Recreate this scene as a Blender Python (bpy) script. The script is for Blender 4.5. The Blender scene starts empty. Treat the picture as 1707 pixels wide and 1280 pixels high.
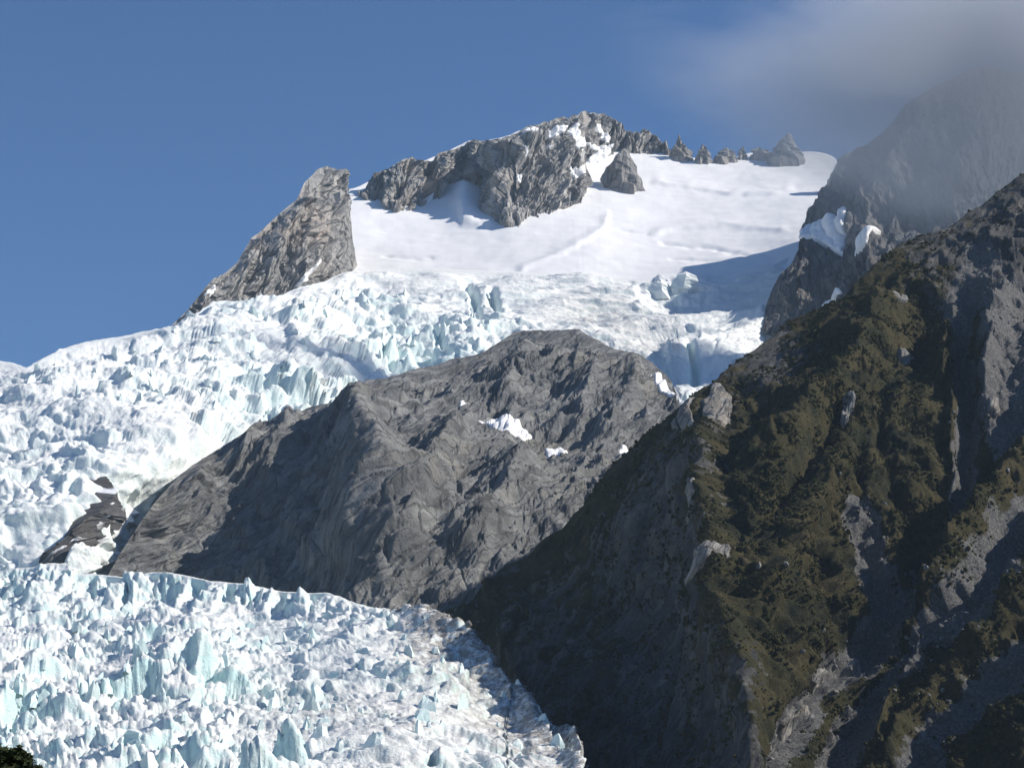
import bpy, bmesh, math, random
import numpy as np
from mathutils import Vector
from mathutils.bvhtree import BVHTree

random.seed(7)
R = math.radians
scene = bpy.context.scene
COL = scene.collection

# ------------------------------------------------------------------ camera, sky, sun, exposure
PITCH = R(14.0)
HFOV = R(24.0)
CAM_Z = 1.7
cam_data = bpy.data.cameras.new('camera')
cam_data.sensor_fit = 'HORIZONTAL'
cam_data.angle = HFOV
cam_data.clip_start = 0.5
cam_data.clip_end = 60000
cam = bpy.data.objects.new('camera', cam_data)
cam.location = (0, 0, CAM_Z)
cam.rotation_euler = (R(90) + PITCH, 0, 0)
COL.objects.link(cam)
scene.camera = cam

SUN_AZ = R(95)       # clockwise from the view direction (+Y)
SUN_EL = R(36)
world = bpy.data.worlds.new('World')
scene.world = world
world.use_nodes = True
wn = world.node_tree.nodes
sky = wn.new('ShaderNodeTexSky')
sky.sky_type = 'NISHITA'
sky.sun_disc = False
sky.sun_elevation = SUN_EL
sky.sun_rotation = SUN_AZ
sky.altitude = 300
sky.air_density = 1.0
sky.dust_density = 0.0
sky.ozone_density = 10.0
bg = wn['Background']
bg.inputs['Strength'].default_value = 0.09
world.node_tree.links.new(sky.outputs['Color'], bg.inputs['Color'])

sun_data = bpy.data.lights.new('sun', 'SUN')
sun_data.energy = 5.0
sun_data.angle = R(0.53)
sun_data.color = (1.0, 0.925, 0.825)
sun = bpy.data.objects.new('sun', sun_data)
SUN_DIR = Vector((math.sin(SUN_AZ) * math.cos(SUN_EL), math.cos(SUN_AZ) * math.cos(SUN_EL), math.sin(SUN_EL)))
sun.rotation_euler = SUN_DIR.to_track_quat('Z', 'Y').to_euler()
sun.location = (0, -20, 60)
COL.objects.link(sun)

vs = scene.view_settings
vs.view_transform = 'Standard'
vs.look = 'None'
vs.exposure = 0.15
vs.gamma = 1.0
vs.use_curve_mapping = False
scene.render.engine = 'CYCLES'
scene.cycles.use_denoising = True
scene.cycles.max_bounces = 6
scene.cycles.diffuse_bounces = 4
scene.cycles.volume_bounces = 2

# ------------------------------------------------------------------ pixel -> place
FPX = 853.5 / math.tan(HFOV / 2)


def place(px, py, Y):
    """The point at ground distance Y that the photograph shows at (px, py)."""
    px = np.asarray(px, float); py = np.asarray(py, float); Y = np.asarray(Y, float)
    u = (px - 853.5) / FPX
    v = -(py - 640.0) / FPX
    yy = math.cos(PITCH) - math.sin(PITCH) * v
    zz = math.sin(PITCH) + math.cos(PITCH) * v
    return np.stack([u / yy * Y, Y + 0 * u, zz / yy * Y + CAM_Z], -1)


def tan_elev(py):
    v = -(np.asarray(py, float) - 640.0) / FPX
    return (math.sin(PITCH) + math.cos(PITCH) * v) / (math.cos(PITCH) - math.sin(PITCH) * v)


# ------------------------------------------------------------------ noise
def _hash(ix, iy, iz, seed):
    h = (ix.astype(np.uint32) * np.uint32(0x8da6b343)) ^ (iy.astype(np.uint32) * np.uint32(0xd8163841)) \
        ^ (iz.astype(np.uint32) * np.uint32(0xcb1ab31f)) ^ np.uint32((seed * 0x9e3779b1) & 0xffffffff)
    h ^= h >> np.uint32(15); h *= np.uint32(0x2c1b3c6d)
    h ^= h >> np.uint32(12); h *= np.uint32(0x297a2d39)
    h ^= h >> np.uint32(15)
    return h


_G = np.array([(1, 1, 0), (-1, 1, 0), (1, -1, 0), (-1, -1, 0), (1, 0, 1), (-1, 0, 1), (1, 0, -1), (-1, 0, -1),
               (0, 1, 1), (0, -1, 1), (0, 1, -1), (0, -1, -1), (1, 1, 0), (-1, 1, 0), (0, -1, 1), (0, -1, -1)], np.float32)


def perlin(P, seed=0):
    shp = P.shape[:-1]
    P = P.reshape(-1, 3)
    F = np.floor(P)
    I = F.astype(np.int32)
    f = (P - F).astype(np.float32)
    w = f * f * f * (f * (f * 6 - 15) + 10)
    out = np.zeros(len(P), np.float32)
    for cx in (0, 1):
        wx = w[:, 0] if cx else 1 - w[:, 0]
        for cy in (0, 1):
            wy = w[:, 1] if cy else 1 - w[:, 1]
            for cz in (0, 1):
                wz = w[:, 2] if cz else 1 - w[:, 2]
                g = _G[_hash(I[:, 0] + cx, I[:, 1] + cy, I[:, 2] + cz, seed) & np.uint32(15)]
                d = g[:, 0] * (f[:, 0] - cx) + g[:, 1] * (f[:, 1] - cy) + g[:, 2] * (f[:, 2] - cz)
                out += wx * wy * wz * d
    return out.reshape(shp)


def fbm(P, oct=4, seed=0, gain=0.5, ridged=False):
    tot = 0.0; amp = 1.0; norm = 0.0
    Q = P.copy()
    for o in range(oct):
        n = perlin(Q, seed + o * 17)
        if ridged:
            n = (1 - np.abs(n) * 2.0); n = n * n * np.sign(n) - 0.45
        tot = tot + n * amp; norm += amp
        amp *= gain
        Q = Q * 2.03 + 13.7
    return tot / norm


def worley(a, b, seed=0, jit=0.9):
    """2D cells: F1, F2, three randoms of the nearest cell, offset from its centre."""
    a = np.asarray(a, np.float32); b = np.asarray(b, np.float32)
    fa = np.floor(a); fb = np.floor(b)
    ia = fa.astype(np.int32); ib = fb.astype(np.int32)
    F1 = np.full(a.shape, 9.0, np.float32); F2 = F1.copy()
    H = np.zeros(a.shape, np.uint32); DX = np.zeros_like(F1); DY = np.zeros_like(F1)
    z0 = np.zeros(a.shape, np.int32)
    for i in (-1, 0, 1):
        for j in (-1, 0, 1):
            h = _hash(ia + i, ib + j, z0, seed)
            cx = fa + i + 0.5 + jit * ((h & np.uint32(0xffff)).astype(np.float32) / 65535 - 0.5)
            cy = fb + j + 0.5 + jit * ((h >> np.uint32(16)).astype(np.float32) / 65535 - 0.5)
            dx = a - cx; dy = b - cy
            d = np.sqrt(dx * dx + dy * dy)
            near = d < F1
            F2 = np.where(near, F1, np.minimum(F2, d))
            F1 = np.where(near, d, F1)
            H = np.where(near, h, H); DX = np.where(near, dx, DX); DY = np.where(near, dy, DY)
    rs = []
    for k in range(3):
        q = _hash(H.astype(np.int32), z0, z0 + k, seed + 91)
        rs.append(q.astype(np.float32) / 4294967295.0)
    return F1, F2, rs[0], rs[1], rs[2], DX, DY


def sstep(a, b, x):
    t = np.clip((x - a) / (b - a), 0, 1)
    return t * t * (3 - 2 * t)


# ------------------------------------------------------------------ interpolation of hand-placed values
def tps(pts, px, py, lin=True):
    """Thin-plate spline through (px, py, value)."""
    pts = np.array(pts, float)
    S = 500.0
    x = pts[:, 0] / S; y = pts[:, 1] / S; v = pts[:, 2]
    n = len(x)

    def ker(r2):
        return 0.5 * r2 * np.log(r2 + 1e-9)
    K = ker((x[:, None] - x) ** 2 + (y[:, None] - y) ** 2) + np.eye(n) * 1e-4
    Pm = np.stack([np.ones(n), x, y], 1)
    A = np.block([[K, Pm], [Pm.T, np.zeros((3, 3))]])
    sol = np.linalg.solve(A, np.concatenate([v, np.zeros(3)]))
    X = np.asarray(px, float) / S; Yv = np.asarray(py, float) / S
    out = sol[n] + sol[n + 1] * X + sol[n + 2] * Yv
    for i in range(n):
        out = out + sol[i] * ker((X - x[i]) ** 2 + (Yv - y[i]) ** 2)
    return out


def line(px, py, poly):
    """Distance, signed side (+ = right of the travel direction on the photograph) and run along a polyline."""
    best = np.full(px.shape, 1e9); side = np.zeros(px.shape); run = np.zeros(px.shape)
    tot = 0.0
    for (x0, y0), (x1, y1) in zip(poly[:-1], poly[1:]):
        dx, dy = x1 - x0, y1 - y0
        L = math.hypot(dx, dy)
        t = np.clip(((px - x0) * dx + (py - y0) * dy) / (L * L), 0, 1)
        ex = px - (x0 + t * dx); ey = py - (y0 + t * dy)
        d = np.hypot(ex, ey)
        m = d < best
        best = np.where(m, d, best)
        side = np.where(m, np.sign(dx * ey - dy * ex) * -1, side)
        run = np.where(m, tot + t * L, run)
        tot += L
    return best, side, run / tot


def rib(px, py, poly, wl, wr, amp, taper=0.25):
    """A crest (amp > 0) or gully along a polyline; wl / wr its widths left and right of the way down the photograph."""
    d, s, r = line(px, py, poly)
    w = np.where(s > 0, wl, wr)
    e = np.exp(-np.abs(d / w) ** 1.4)
    return amp * e * sstep(0, taper, r) * (1 - 0.6 * sstep(1 - taper, 1, r))


def inside(px, py, poly):
    c = np.zeros(px.shape, bool)
    n = len(poly)
    for i in range(n):
        x0, y0 = poly[i]; x1, y1 = poly[(i + 1) % n]
        if y0 == y1:
            continue
        m = ((y0 > py) != (y1 > py)) & (px < (x1 - x0) * (py - y0) / (y1 - y0) + x0)
        c ^= m
    return c


def pwl(pts):
    xs = [p[0] for p in pts]; ys = [p[1] for p in pts]
    return lambda x: np.interp(x, xs, ys)


# ------------------------------------------------------------------ mesh helpers
def link_mesh(name, co, faces, mat, parent=None, smooth=True, attrs=None):
    me = bpy.data.meshes.new(name)
    co = np.ascontiguousarray(co, np.float32)
    faces = np.ascontiguousarray(faces, np.int32)
    nf, k = faces.shape
    me.vertices.add(len(co)); me.vertices.foreach_set('co', co.ravel())
    me.loops.add(nf * k); me.loops.foreach_set('vertex_index', faces.ravel())
    me.polygons.add(nf)
    me.polygons.foreach_set('loop_start', np.arange(0, nf * k, k, dtype=np.int32))
    me.polygons.foreach_set('loop_total', np.full(nf, k, np.int32))
    me.polygons.foreach_set('use_smooth', np.full(nf, smooth))
    me.update(calc_edges=True)
    me.validate()
    for an, av in (attrs or {}).items():
        at = me.attributes.new(an, 'FLOAT', 'POINT')
        at.data.foreach_set('value', np.ascontiguousarray(av, np.float32).ravel())
    me.materials.append(mat)
    o = bpy.data.objects.new(name, me)
    COL.objects.link(o)
    if parent:
        o.parent = parent
    return o


def grid_faces(nr, nc):
    i = np.arange(nr * nc).reshape(nr, nc)
    return np.stack([i[:-1, :-1], i[1:, :-1], i[1:, 1:], i[:-1, 1:]], -1).reshape(-1, 4)


def grid_normals(P):
    du = np.gradient(P, axis=1); dv = np.gradient(P, axis=0)
    n = np.cross(dv, du)
    n /= np.linalg.norm(n, axis=-1, keepdims=True) + 1e-9
    return n


def blur(A, k):
    for ax in (0, 1):
        for _ in range(k):
            p = np.concatenate([np.take(A, [0], ax), A, np.take(A, [-1], ax)], ax)
            n = A.shape[ax]
            A = (np.take(p, range(0, n), ax) + 2 * np.take(p, range(1, n + 1), ax) + np.take(p, range(2, n + 2), ax)) / 4
    return A


MASS = {}


def mass(name, px0, px1, top, bot, nu, nv, mat, depth, shape=None, back=((60, -60), (500, -500)), nb=6, front=None, tpow=1.0, crisp=False):
    """A body of rock, ice or snow: its face between two outlines, continued over the crest and down behind it."""
    s = np.linspace(px0, px1, nu)
    t = np.linspace(0, 1, nv) ** tpow
    tp = top(s); bt = np.maximum(bot(s), tp + 1)
    px = np.broadcast_to(s, (nv, nu)).copy()
    py = tp + t[:, None] * (bt - tp)
    P = depth(px, py) if depth.__code__.co_argcount == 2 else depth(px, py, bt)
    if P.ndim == 2:
        P = place(px, py, P)
    N = grid_normals(blur(P, 6))
    ctx = dict(px=px, py=py, P=P, N=N, t=np.broadcast_to(t[:, None], px.shape), top=tp, bot=bt)
    attrs = {}
    if shape:
        P, attrs = shape(ctx)
    rows = []
    prev = P[0]; prevd = (0, 0)
    acc = []
    for (dy, dz) in back:
        for k in range(1, nb + 1):
            q = k / nb
            acc.append(P[0] + np.array([0, prevd[0] + (dy - prevd[0]) * q, prevd[1] + (dz - prevd[1]) * q]))
        prevd = (dy, dz)
    B = np.stack(acc[::-1])
    wob = fbm(B / 25.0, 3, 5)[..., None] * 10
    ramp = np.linspace(1, 0, len(B))[:, None, None]
    B = B + wob * np.minimum(ramp * 1 + 0, 1) * np.array([0.2, 0.5, 0.5]) * (1 - np.linspace(0, 1, len(B))[:, None, None] ** 6)
    full = np.concatenate([B, P], 0)
    if front:
        fr = np.stack([P[-1] + np.array([0, front[0] * q, front[1] * q]) for q in np.linspace(0.1, 1, 8)])
        full = np.concatenate([full, fr], 0)
    full[..., 2] = np.maximum(full[..., 2], -2.5 + 0.01 * np.sin(full[..., 0]))
    at2 = {}
    for k, v in attrs.items():
        e = np.concatenate([np.broadcast_to(v[:1], (len(B), nu)), v], 0)
        if front:
            e = np.concatenate([e, np.broadcast_to(v[-1:], (8, nu))], 0)
        at2[k] = e
    o = link_mesh(name, full.reshape(-1, 3), grid_faces(full.shape[0], nu), mat, attrs=at2, smooth=not crisp)
    o['kind'] = 'structure'
    MASS[name] = dict(obj=o, P=P, N=grid_normals(P), px=px, py=py, attrs=attrs, full=full)
    return o


def rising(bot_depth, angle):
    """Depth of a rock wall that climbs at a given angle from its foot."""
    def f(px, py, bt):
        Y0 = bot_depth(px[0]) if callable(bot_depth) else bot_depth
        a = np.tan(angle(px, py)) if callable(angle) else math.tan(angle)
        Z0 = Y0 * tan_elev(bt)
        return (Z0 - a * Y0) / (tan_elev(py) - a)
    return f


# ------------------------------------------------------------------ materials
class NT:
    def __init__(self, name):
        self.m = bpy.data.materials.new(name)
        self.m.use_nodes = True
        self.t = self.m.node_tree
        self.b = self.t.nodes['Principled BSDF']
        self.b.inputs['Roughness'].default_value = 0.9
        self.b.inputs['Specular IOR Level'].default_value = 0.2
        self.geo = self.t.nodes.new('ShaderNodeNewGeometry')
        self.tc = self.t.nodes.new('ShaderNodeTexCoord')

    def n(self, typ, ins=None, **props):
        nd = self.t.nodes.new(typ)
        for k, v in props.items():
            setattr(nd, k, v)
        for k, v in (ins or {}).items():
            s = nd.inputs[k]
            if hasattr(v, 'is_output'):
                self.t.links.new(v, s)
            else:
                s.default_value = v
        return nd

    def link(self, a, b):
        self.t.links.new(a, b)

    def coords(self, scale=(1, 1, 1), rot=(0, 0, 0)):
        return self.n('ShaderNodeMapping', {'Vector': self.tc.outputs['Object'], 'Scale': scale, 'Rotation': rot}).outputs[0]

    def noise(self, scale, detail=6, rough=0.6, vec=None, dist=0.0):
        nd = self.n('ShaderNodeTexNoise', {'Scale': scale, 'Detail': detail, 'Roughness': rough, 'Distortion': dist,
                                           'Vector': vec or self.tc.outputs['Object']})
        return nd.outputs['Fac']

    def ramp(self, fac, stops):
        nd = self.n('ShaderNodeValToRGB', {'Fac': fac})
        cr = nd.color_ramp
        while len(cr.elements) < len(stops):
            cr.elements.new(0.5)
        for e, (p, c) in zip(cr.elements, stops):
            e.position = p
            e.color = (*c, 1) if len(c) == 3 else c
        return nd.outputs['Color']

    def rng(self, v, a, b, c=0.0, d=1.0):
        return self.n('ShaderNodeMapRange', {'Value': v, 'From Min': a, 'From Max': b, 'To Min': c, 'To Max': d},
                      interpolation_type='SMOOTHSTEP').outputs[0]

    def math(self, op, a, b=0.0):
        return self.n('ShaderNodeMath', {0: a, 1: b}, operation=op).outputs[0]

    def mix(self, fac, a, b, blend='MIX'):
        nd = self.n('ShaderNodeMix', data_type='RGBA', blend_type=blend)
        for sock, v in ((nd.inputs[0], fac), (nd.inputs[6], a), (nd.inputs[7], b)):
            if hasattr(v, 'is_output'):
                self.t.links.new(v, sock)
            else:
                sock.default_value = v if not isinstance(v, tuple) or len(v) == 4 else (*v, 1)
        return nd.outputs[2]

    def attr(self, name):
        return self.n('ShaderNodeAttribute', attribute_name=name).outputs['Fac']

    def nz(self):
        return self.n('ShaderNodeSeparateXYZ', {0: self.geo.outputs['Normal']}).outputs[2]

    def bump(self, h, dist, strength=1.0, prev=None):
        nd = self.n('ShaderNodeBump', {'Height': h, 'Distance': dist, 'Strength': strength})
        if prev:
            self.t.links.new(prev, nd.inputs['Normal'])
        return nd.outputs[0]

    def done(self, color, normal=None):
        if hasattr(color, 'is_output'):
            self.link(color, self.b.inputs['Base Color'])
        else:
            self.b.inputs['Base Color'].default_value = (*color, 1)
        if normal:
            self.link(normal, self.b.inputs['Normal'])
        return self.m


def rock_color(k, dark, mid, light, warm, size=40.0, along=22.0, across=2.6, bedded=True):
    """Colour of bedded rock; su / sv are metres along and across the beds."""
    big = k.noise(1.0 / size, 5, 0.6)
    if bedded:
        cv = k.n('ShaderNodeCombineXYZ', {0: k.math('DIVIDE', k.attr('su'), along), 1: k.math('DIVIDE', k.attr('sv'), across), 2: 0.0}).outputs[0]
        wob = k.n('ShaderNodeTexNoise', {'Vector': cv, 'Scale': 0.22, 'Detail': 3}).outputs['Color']
        cv = k.n('ShaderNodeVectorMath', {0: cv, 1: wob}, operation='ADD').outputs[0]
        fine = k.noise(1.0, 6, 0.62, cv)
        vor = k.n('ShaderNodeTexVoronoi', {'Vector': cv, 'Scale': 0.42}, feature='DISTANCE_TO_EDGE').outputs['Distance']
        slab = k.n('ShaderNodeTexVoronoi', {'Vector': cv, 'Scale': 0.42}, feature='F1').outputs['Color']
        crack = k.rng(vor, 0.0, 0.075)
    else:
        fine = k.noise(0.8, 6, 0.65)
        slab = None; crack = None
    c = k.ramp(k.math('ADD', k.math('MULTIPLY', big, 0.55), k.math('MULTIPLY', fine, 0.45)),
               [(0.36, dark), (0.5, mid), (0.64, light)])
    c = k.mix(k.rng(k.noise(1.0 / (size * 2.2), 4, 0.6), 0.52, 0.7), c, warm)
    c = k.mix(0.4, c, k.ramp(k.noise(0.55, 5, 0.7), [(0.3, (0.35, 0.35, 0.35)), (0.7, (1.6, 1.6, 1.6))]), 'MULTIPLY')
    if bedded:
        sep = k.n('ShaderNodeSeparateColor', {0: slab}).outputs[0]
        c = k.mix(1.0, c, k.ramp(sep, [(0.0, (0.78, 0.78, 0.79)), (1.0, (1.2, 1.19, 1.17))]), 'MULTIPLY')
        c = k.mix(k.rng(crack, 0.0, 1.0, 0.55, 0.0), c, (0.05, 0.05, 0.05))
        fine = k.math('ADD', k.math('MULTIPLY', fine, 1.0), k.math('ADD', k.math('MULTIPLY', crack, 0.35), k.math('MULTIPLY', sep, 0.25)))
    return c, fine


def mat_rock(name, dark, mid, light, warm, size=40.0, bump=1.2, along=22.0, across=2.6, snow=False, bedded=True):
    k = NT(name)
    c, fine = rock_color(k, dark, mid, light, warm, size, along, across, bedded)
    nrm = k.bump(k.noise(0.22, 8, 0.65), 3.0 * bump, 0.6)
    nrm = k.bump(fine, 2.4 * bump, 0.7, nrm)
    if snow:
        f = k.attr('snow')
        c = k.mix(f, c, (0.84, 0.87, 0.9))
    return k.done(c, nrm)


def mat_ice(name, blue=0.5, dirt_shade_c=(0.23, 0.21, 0.19)):
    k = NT(name)
    nz = k.nz()
    n1 = k.noise(0.06, 6, 0.6)
    n2 = k.noise(0.3, 6, 0.65)
    steep = k.rng(k.math('ADD', nz, k.math('MULTIPLY', k.math('SUBTRACT', n2, 0.5), 0.5)), 0.75, 0.35)
    f = k.math('MULTIPLY', steep, k.rng(n1, 0.3, 0.62, 0.35, 1.0))
    f = k.math('ADD', k.math('MULTIPLY', f, blue), k.math('MULTIPLY', k.attr('blue'), 0.35))
    snow = k.mix(k.rng(n2, 0.35, 0.7), (0.89, 0.895, 0.875), (0.82, 0.85, 0.84))
    c = k.mix(f, snow, (0.57, 0.79, 0.785))
    gr = k.math('MULTIPLY', k.attr('dirt_shade'), k.rng(k.noise(0.16, 7, 0.72), 0.36, 0.6))
    c = k.mix(gr, c, dirt_shade_c)
    nrm = k.bump(n2, 2.2, 0.6)
    nrm = k.bump(k.noise(0.9, 5, 0.6), 0.8, 0.5, nrm)
    k.b.inputs['Roughness'].default_value = 0.55
    return k.done(c, nrm)


def mat_snow(name):
    k = NT(name)
    n = k.noise(0.05, 6, 0.55)
    c = k.mix(k.rng(n, 0.3, 0.75), (0.88, 0.882, 0.88), (0.84, 0.848, 0.855))
    # flutings running down the slope
    fl = k.noise(1.0, 4, 0.5, k.coords((0.1, 0.01, 0.01)))
    nrm = k.bump(fl, 1.2, 0.2)
    nrm = k.bump(n, 2.0, 0.3, nrm)
    k.b.inputs['Roughness'].default_value = 0.7
    return k.done(c, nrm)


def mat_spur(name):
    k = NT(name)
    rock, fine = rock_color(k, (0.05, 0.053, 0.055), (0.11, 0.11, 0.11), (0.22, 0.215, 0.2), (0.15, 0.14, 0.115), 24.0, 14.0, 2.2)
    scree = k.ramp(k.noise(0.5, 7, 0.7), [(0.32, (0.085, 0.088, 0.092)), (0.5, (0.16, 0.16, 0.16)), (0.68, (0.3, 0.292, 0.28))])
    g1 = k.ramp(k.noise(0.035, 6, 0.65), [(0.36, (0.021, 0.025, 0.012)), (0.47, (0.046, 0.044, 0.017)),
                                          (0.57, (0.07, 0.06, 0.024)), (0.68, (0.09, 0.074, 0.036))])
    g1 = k.mix(0.5, g1, k.ramp(k.noise(0.4, 6, 0.75), [(0.3, (0.3, 0.3, 0.3)), (0.7, (1.7, 1.7, 1.6))]), 'MULTIPLY')
    veg = k.attr('veg')
    patchy = k.rng(k.math('ADD', veg, k.math('MULTIPLY', k.math('SUBTRACT', k.noise(0.08, 7, 0.7), 0.5), 2.2)), 0.5, 0.62)
    c = k.mix(patchy, rock, g1)
    sc = k.rng(k.math('ADD', k.attr('scree'), k.math('MULTIPLY', k.math('SUBTRACT', k.noise(0.09, 6, 0.7), 0.5), 0.9)), 0.45, 0.55)
    c = k.mix(sc, c, scree)
    nrm = k.bump(k.noise(0.25, 8, 0.7), 3.0, 0.8)
    nrm = k.bump(k.noise(1.0, 5, 0.7), 1.0, 0.7, nrm)
    return k.done(c, nrm)


M = {}
M['peak'] = mat_rock('peak_rock', (0.19, 0.188, 0.185), (0.31, 0.305, 0.295), (0.44, 0.43, 0.41), (0.38, 0.345, 0.31), 60.0, 1.5, 38.0, 5.0, snow=True)
M['dome'] = mat_rock('dome_rock', (0.095, 0.1, 0.102), (0.165, 0.17, 0.172), (0.255, 0.26, 0.258), (0.19, 0.188, 0.175), 50.0, 1.3, 26.0, 3.4, snow=True)
M['far'] = mat_rock('far_rock', (0.075, 0.076, 0.078), (0.12, 0.12, 0.12), (0.17, 0.168, 0.163), (0.15, 0.138, 0.125), 70.0, 1.2, 40.0, 6.0, snow=True)
M['strip'] = mat_rock('wet_rock', (0.05, 0.051, 0.055), (0.082, 0.083, 0.088), (0.12, 0.12, 0.122), (0.1, 0.095, 0.09), 30.0, 1.0, 20.0, 2.5, snow=True)
M['pale'] = mat_rock('pale_rock', (0.125, 0.122, 0.117), (0.21, 0.204, 0.192), (0.3, 0.29, 0.27), (0.23, 0.21, 0.178), 12.0, 0.6, 8.0, 1.4)
M['boulder'] = mat_rock('boulder_rock', (0.12, 0.12, 0.118), (0.19, 0.188, 0.182), (0.27, 0.265, 0.25), (0.22, 0.2, 0.17), 8.0, 0.4, bedded=False)
M['ice'] = mat_ice('glacier_ice', 0.7, (0.3, 0.285, 0.26))
M['icefall'] = mat_ice('icefall_ice', 0.32)
M['snow'] = mat_snow('snow')
M['spur'] = mat_spur('spur_ground')

# ------------------------------------------------------------------ outlines read off the photograph
LEFT_SKY = [(-160, 600), (-40, 597), (0, 602), (18, 604), (44, 612), (70, 598), (100, 582), (150, 568), (200, 560), (245, 550), (285, 546),
            (310, 535), (340, 512), (358, 500), (375, 497), (420, 500), (470, 492), (500, 478), (540, 470), (570, 455), (600, 450)]
PEAK_SKY = [(255, 570), (277, 551), (312, 518), (340, 482), (355, 465), (376, 455), (394, 439), (404, 420), (416, 399), (430, 390), (455, 366), (478, 346),
            (492, 336), (500, 324), (509, 303), (518, 294), (528, 283), (538, 279), (547, 277), (556, 281), (561, 283), (566, 297), (570, 305), (575, 329), (579, 345), (584, 359),
            (588, 400), (592, 425), (597, 446), (604, 470)]
RIDGE_SKY = [(596, 322), (607, 316), (622, 291), (632, 288), (640, 283), (655, 278), (668, 268), (679, 264), (687, 261), (694, 268), (701, 271), (712, 268), (722, 268), (727, 259), (732, 254), (745, 251),
             (758, 249), (770, 243), (779, 237), (790, 235), (804, 234), (820, 232), (836, 233), (850, 229), (865, 220), (878, 213), (888, 211), (900, 206), (908, 201), (914, 204),
             (928, 197), (940, 195), (946, 199), (955, 192), (962, 193), (968, 187), (976, 185), (986, 188), (992, 187), (1000, 190), (1006, 187), (1014, 194), (1021, 198), (1028, 201), (1037, 206), (1042, 217), (1049, 218), (1056, 223),
             (1060, 219), (1066, 224), (1070, 218), (1080, 217), (1086, 223), (1092, 226), (1097, 231), (1103, 237), (1110, 245), (1118, 254)]
RIDGE_FOOT = [(596, 326), (612, 332), (625, 338), (640, 343), (655, 353), (670, 354), (686, 350), (700, 342), (722, 332), (733, 332), (745, 322), (758, 312), (772, 303), (783, 308), (793, 318), (808, 308),
              (822, 318), (816, 330), (823, 352), (830, 372), (845, 378), (862, 380), (880, 374), (905, 366), (935, 352), (955, 340), (972, 337), (975, 325), (965, 312), (955, 292), (962, 285), (975, 282), (985, 278),
              (1000, 264), (1020, 256), (1056, 258), (1075, 256), (1095, 255), (1118, 258)]
DOME_SKY = [(60, 1040), (110, 1012), (150, 990), (180, 958), (205, 915), (236, 868), (262, 832), (300, 792), (340, 762), (372, 745), (405, 726), (440, 708), (482, 690), (520, 675), (556, 667), (575, 655),
            (592, 640), (612, 630), (640, 628), (665, 622), (700, 612), (730, 605), (752, 597), (785, 592), (812, 580), (835, 565), (858, 551), (875, 549), (905, 552), (935, 550), (958, 546), (975, 553),
            (990, 564), (1010, 572), (1040, 583), (1062, 590), (1085, 604), (1105, 618), (1122, 640), (1132, 675), (1150, 700), (1180, 740)]
SPUR_SKY = [(728, 1034), (745, 1027), (775, 1018), (800, 1004), (830, 966), (860, 945), (885, 925), (910, 897), (935, 880), (960, 848), (985, 825), (1010, 792), (1040, 762), (1070, 738), (1100, 714), (1125, 690), (1145, 668),
            (1165, 652), (1190, 634), (1226, 600), (1255, 580), (1290, 556), (1318, 536), (1345, 525), (1368, 512), (1390, 505), (1408, 491), (1420, 478), (1434, 464), (1455, 446), (1482, 421), (1495, 410), (1510, 402), (1530, 398),
            (1548, 393), (1570, 384), (1595, 374), (1615, 355), (1638, 341), (1660, 322), (1685, 303), (1707, 289), (1760, 250), (1900, 180), (2300, 210)]
SPUR_BOT = [(728, 1036), (780, 1050), (826, 1062), (848, 1085), (860, 1120), (885, 1165), (920, 1200), (961, 1225), (1000, 1250), (1020, 1320), (1060, 1420), (2400, 1420)]
GLACIER_TOP = [(-320, 962), (-160, 958), (0, 953), (28, 947), (53, 944), (80, 940), (111, 938), (118, 950), (126, 956), (160, 957), (205, 961), (234, 957), (258, 953), (281, 954), (320, 961), (351, 967), (410, 973), (440, 979), (469, 985),
               (510, 988), (545, 988), (570, 995), (592, 1005), (638, 1014), (685, 1026), (705, 1032), (732, 1030), (780, 1033), (826, 1040), (843, 1070), (846, 1100), (860, 1128), (879, 1152), (920, 1185), (961, 1210), (996, 1230), (1010, 1290), (1040, 1350)]
FAR_SKY = [(1268, 540), (1276, 535), (1278, 507), (1290, 482), (1302, 459), (1320, 445), (1335, 431), (1333, 417), (1340, 402), (1354, 384), (1366, 358), (1378, 336), (1392, 318), (1405, 296), (1418, 276), (1430, 264), (1445, 250),
           (1463, 237), (1476, 220), (1491, 204), (1503, 186), (1520, 168), (1545, 152), (1570, 140), (1600, 128), (1640, 118), (1680, 120), (1710, 125), (1770, 160), (1900, 250)]


# ------------------------------------------------------------------ snowfield under the summit
def snow_depth(px, py):
    return tps([(560, 330, 4480), (600, 440, 4180), (620, 310, 4560), (700, 380, 4360), (800, 300, 4650), (850, 460, 4080), (850, 380, 4330),
                (950, 200, 5000), (1000, 300, 4650), (1000, 400, 4260), (1060, 258, 4830), (1050, 465, 4080), (1200, 260, 4850), (1200, 330, 4560),
                (1200, 400, 4280), (1300, 440, 4050), (1394, 270, 4800), (1370, 330, 4500), (1340, 400, 4150), (1200, 470, 4000), (1400, 450, 3900), (560, 480, 4050), (750, 240, 4900)], px, py)


SNOW_TOP = pwl([(555, 322), (575, 316), (590, 314), (612, 305), (625, 300), (690, 272), (701, 270), (722, 263), (735, 262), (758, 246), (770, 240), (781, 235), (800, 238), (830, 231), (850, 226), (866, 218), (880, 216), (928, 202), (935, 199), (945, 204),
                (1000, 210), (1056, 256), (1110, 255), (1150, 262), (1190, 268), (1220, 263), (1250, 254), (1275, 256), (1300, 255), (1335, 255), (1352, 255), (1373, 258), (1388, 262), (1394, 266), (1402, 276), (1420, 300)])


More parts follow.
